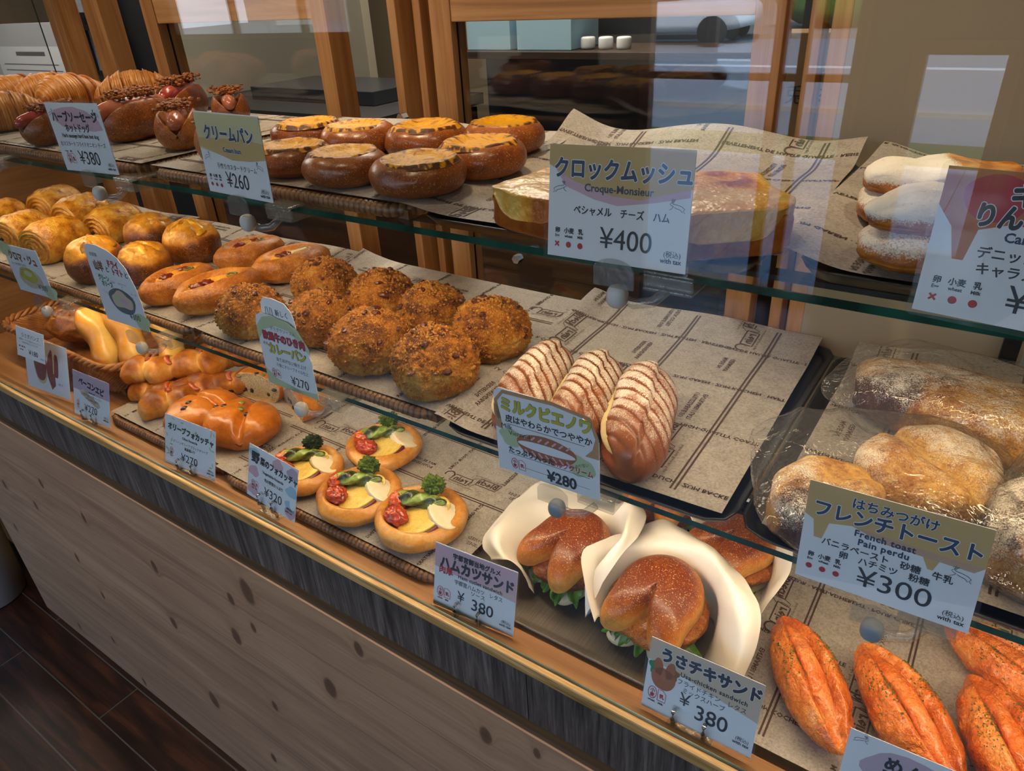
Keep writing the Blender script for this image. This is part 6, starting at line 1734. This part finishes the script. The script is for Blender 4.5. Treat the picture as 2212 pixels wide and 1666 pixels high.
wrap('wrapping_paper', [
  [(-0.225, 0.070, 0.843), (-0.245, 0.100, 0.843), (-0.235, 0.145, 0.843), (-0.195, 0.160, 0.843), (-0.155, 0.145, 0.843), (-0.142, 0.100, 0.843), (-0.130, 0.060, 0.842)],
  [(-0.242, 0.062, 0.880), (-0.262, 0.090, 0.902), (-0.252, 0.142, 0.900), (-0.202, 0.160, 0.915), (-0.150, 0.142, 0.930), (-0.112, 0.092, 0.922), (-0.103, 0.058, 0.885)],
  [(-0.244, 0.052, 0.884), (-0.277, 0.085, 0.928), (-0.269, 0.170, 0.895), (-0.241, 0.210, 0.905), (-0.172, 0.190, 0.903), (-0.100, 0.118, 0.924), (-0.094, 0.064, 0.880)]],
  'white paper wrapped round the front right sandwich, folded over behind the bun', 7)
wrap('wrapping_paper', [
  [(-0.195, 0.235, 0.845), (-0.180, 0.275, 0.845), (-0.135, 0.255, 0.845), (-0.118, 0.200, 0.845), (-0.120, 0.170, 0.845)],
  [(-0.212, 0.235, 0.892), (-0.183, 0.285, 0.900), (-0.128, 0.255, 0.905), (-0.104, 0.195, 0.900), (-0.110, 0.155, 0.885)],
  [(-0.223, 0.245, 0.896), (-0.183, 0.300, 0.900), (-0.115, 0.262, 0.908), (-0.093, 0.190, 0.915), (-0.104, 0.140, 0.895)]],
  'white paper round the back right sandwich, hanging beside the printed sheet', 11)
wrap('wrapping_paper', [
  [(-0.300, 0.255, 0.845), (-0.300, 0.300, 0.845), (-0.260, 0.320, 0.845), (-0.220, 0.300, 0.845), (-0.220, 0.250, 0.845)],
  [(-0.308, 0.250, 0.885), (-0.310, 0.305, 0.890), (-0.260, 0.330, 0.890), (-0.214, 0.305, 0.890), (-0.214, 0.245, 0.885)]],
  'white paper round the back sandwich between the other papers', 13)
def stand(x, y, yaw, label, hx=0.036, hy=0.040, hz=0.0085):
    V = np.array([(-hx, -hy, 0), (hx, -hy, 0), (hx, hy, 0), (-hx, hy, 0), (-hx*0.9, -hy*0.9, hz-0.003), (hx*0.9, -hy*0.9, hz-0.003), (hx*0.9, hy*0.9, hz), (-hx*0.9, hy*0.9, hz)])
    F = [(0, 3, 2, 1), (4, 5, 6, 7), (0, 1, 5, 4), (1, 2, 6, 5), (2, 3, 7, 6), (3, 0, 4, 7)]
    o = make('black_riser', V, F, M['blackmatte'], mods=[('BEVEL', dict(width=0.003, segments=3))], smooth=False)
    put(o, x, y, Z0+0.004, yaw)
    return tag(o, label, 'display riser', 'black sandwich risers')
stand(-0.312, 0.138, -18, 'black riser under the left wrapped sandwich')
stand(-0.197, 0.120, -4, 'black riser under the front right wrapped sandwich')
stand(-0.155, 0.235, -30, 'black riser under the back right wrapped sandwich')
stand(-0.262, 0.284, -10, 'black riser under the back wrapped sandwich')

# ------------------------------------------------------------------ kitchen behind the case
def thing_box(name, a, b, c, d, e, f, mat, label, cat, bevel=0.002, group=None):
    V, F = boxg(-(b-a)/2, (b-a)/2, -(d-c)/2, (d-c)/2, 0, f-e)
    o = make(name, V, F, mat, smooth=False, mods=[('BEVEL', dict(width=bevel, segments=2, limit_method='ANGLE'))])
    o.location = ((a+b)/2, (c+d)/2, e)
    return tag(o, label, cat, group)
ct = empty('kitchen_counter', (-2.42, 1.68, 0))
tag(ct, 'dark kitchen counter with a brown wooden edge behind the left sliding door', 'counter')
make('counter_body', *boxg(-0.55, 0.6, -0.25, 0.3, 0, 1.02), plain('#23262a', 0.5), ct, smooth=False)
make('counter_top', *boxg(-0.57, 0.62, -0.28, 0.32, 1.03, 1.07), M['blackmatte'], ct, smooth=False)
make('wooden_edge', *boxg(-0.57, 0.62, -0.30, -0.28, 1.0, 1.035), M['trim'], ct, smooth=False)
thing_box('griddle', -2.7, -2.0, 1.6, 1.95, 1.071, 1.12, plain('#2b2f35', 0.3), 'flat dark griddle lying on the kitchen counter', 'griddle')
wp = empty('partition_post', (-1.25, 1.3, 0))
sc = thing_box('kitchen_screen', -4.3, -2.6, 2.2, 2.25, 0.0, 2.3, plain('#8d8677', 0.7), 'beige kitchen partition behind the dark counter', 'partition')
def framed(x0, x1, y, z0, z1, label, art):
    t = empty('framed_picture', ((x0+x1)/2, y, (z0+z1)/2)); w2, h2 = (x1-x0)/2, (z1-z0)/2
    V, F, MI, A = merge([boxg(-w2, w2, -0.01, 0.012, h2-0.02, h2)[0:2], boxg(-w2, w2, -0.01, 0.012, -h2, -h2+0.02)[0:2], boxg(-w2, -w2+0.02, -0.01, 0.012, -h2, h2)[0:2], boxg(w2-0.02, w2, -0.01, 0.012, -h2, h2)[0:2]])
    make('frame', V, F, M['black'], t, smooth=False)
    make('picture', *boxg(-w2+0.02, w2-0.02, 0.0, 0.005, -h2+0.02, h2-0.02), art, t, smooth=False)
    return tag(t, label, 'picture', 'framed pictures in the kitchen')
gp = N('dim_picture'); g1 = gp.fin(gp.ramp(gp.noise(9, 3, 0.6, gp.obj()), [(0.35, '#3c4048'), (0.55, '#8a8f98'), (0.75, '#a4aab4')]), 0.3)
framed(-3.52, -3.28, 1.42, 1.17, 1.37, 'dark framed picture with a blurred figure, seen behind the croissants', g1)
framed(-3.62, -3.30, 1.42, 1.40, 1.62, 'framed picture above the one behind the croissants', g1)
dw = thing_box('dark_partition', -3.75, -3.06, 1.46, 1.5, 0.0, 2.3, plain('#16181c', 0.6), 'dark panel carrying the framed pictures in the kitchen', 'partition')
bb = empty('notice_board', (-4.5, 1.6, 1.18)); tag(bb, 'pale board with printed notices at the upper left, beyond the case', 'notice board')
make('board', *boxg(-0.5, 0.42, 0, 0.02, -0.2, 0.2), plain('#a8aaae', 0.6), bb, smooth=False)
fb = Flat(); rnd = random.Random(3)
fb.text('BAKERY NOTICE', 0, 0.08, 0.05, plain('#474b52', 0.6), 0.02, 0, 'C', 1, 2)
fb = Flat(); fb.rect(-0.40, -0.16, 0.36, 0.09, plain('#d0d2d4', 0.6), 1)
for k in range(5): fb.rect(-0.34, 0.0-0.03*k, 0.25+0.08*rnd.random(), 0.005-0.03*k, plain('#6b7078', 0.6), 2)
fb.rect(-0.16, 0.045, 0.16, 0.065, plain('#565b63', 0.6), 2)
V = np.concatenate(fb.V); ly = np.concatenate(fb.ly)
make('notice', np.stack([V[:, 0], -0.002-ly*0.0005, V[:, 1]], -1), fb.F, fb.mats, bb, mi=fb.mi, smooth=None)
bpy.data.objects.remove(wp)
# shelf with pale blue boxes, cups and the dark wall behind the right door
thing_box('dark_screen', -2.0, -0.55, 2.3, 2.36, 0.0, 2.3, plain('#20242b', 0.5), 'dark kitchen wall panel behind the right sliding door', 'partition')
sh = thing_box('kitchen_shelf', -1.95, -0.7, 1.95, 2.28, 1.195, 1.22, M['darkwood'], 'dark shelf board behind the right sliding door', 'shelf')
for i, (a, b) in enumerate(((-1.86, -1.66), (-1.63, -1.40))):
    thing_box('storage_box', a, b, 2.0, 2.2, 1.2205, 1.42, plain('#9fc4d8', 0.5), ('pale blue storage box on the kitchen shelf, left one', 'pale blue storage box on the kitchen shelf, right one')[i], 'storage box', group='pale blue kitchen boxes')
for i, x in enumerate((-1.36, -1.29, -1.22)):
    V, F, A = grid_shape(20, 10, lambda TH, T: (ball(TH, T, 1, 0.3)*np.array([0.026, 0.026, 0.02])+np.array([0, 0, 0.02]), {}))
    o = make('cup', V, F, plain('#dfe4e8', 0.3)); o.location = (x, 2.05, 1.2205)
    tag(o, ('small white cup nearest the blue boxes on the kitchen shelf', 'small white cup in the middle of three on the kitchen shelf', 'small white cup furthest from the blue boxes on the kitchen shelf')[i], 'cup', 'white cups')
wt = thing_box('work_table', -1.72, -0.62, 0.95, 1.5, 0.0, 0.97, M['darkwood'], 'dark work table behind the right sliding door', 'table')
for i, (x, y, yw, ln) in enumerate(((-1.10, 1.12, 40, 0.13), (-0.945, 1.06, -38, 0.17))):
    V, F = tube_path([(-ln/2, 0, 0.034), (-ln/2+0.01, 0, 0.034), (ln/2, 0, 0.034)], 0.034, 32)
    o = make('paper_roll', V, F, plain('#c3a384', 0.6), mods=[('BEVEL', dict(width=0.002, segments=2, limit_method='ANGLE'))]); put(o, x, y, 0.970, yw)
    tag(o, ('short beige paper roll on the work table, left one', 'thick beige paper roll on the work table, right one')[i], 'paper roll', 'beige paper rolls')
kb = thing_box('kraft_bag', -0.62, -0.36, 1.60, 1.72, 1.0, 1.30, plain('#8f7350', 0.7), 'brown kraft bag with a stamped mark standing behind the narrow right post', 'paper bag')
fb = Flat(); fb.text('兎衣', 0, -0.02, 0.05, INK, 0.0, 0, 'C', 1, 2)
V = np.concatenate(fb.V); make('stamp', np.stack([V[:, 0], np.full(len(V), -0.061), V[:, 1]+0.16], -1), fb.F, fb.mats, kb, mi=fb.mi, smooth=None)
bt = thing_box('bag_table', -0.6, -0.2, 1.55, 1.85, 0.0, 0.9995, M['darkwood'], 'dark side table under the kraft bag', 'table')
# bin and dark stand at the left of the counter
b_ = empty('waste_bin', (-2.12, -0.06, 0)); tag(b_, 'white rounded bin on the floor at the left picture edge', 'bin')
V, F = tube_path([(0, 0, 0), (0, 0, 0.004), (0, 0, 0.30), (0, 0, 0.32)], [0.075, 0.085, 0.095, 0.09], 32); make('bin_body', V, F, plain('#e2e4e8', 0.4), b_)
V, F = tube_path([(0, 0, 0.32), (0, 0, 0.345)], [0.092, 0.088], 32); make('bin_lid', V, F, M['blackmatte'], b_)
nc = empty('side_cabinet', (-2.25, 0.3, 0)); tag(nc, 'brown wooden side cabinet standing set back at the left end of the case', 'cabinet')
make('cabinet_body', *boxg(-0.33, 0.31, -0.24, 0.25, 0.05, 0.86), M['sidewood'], nc, smooth=False); make('plinth', *boxg(-0.32, 0.30, -0.22, 0.25, 0.0, 0.05), M['black'], nc, smooth=False)
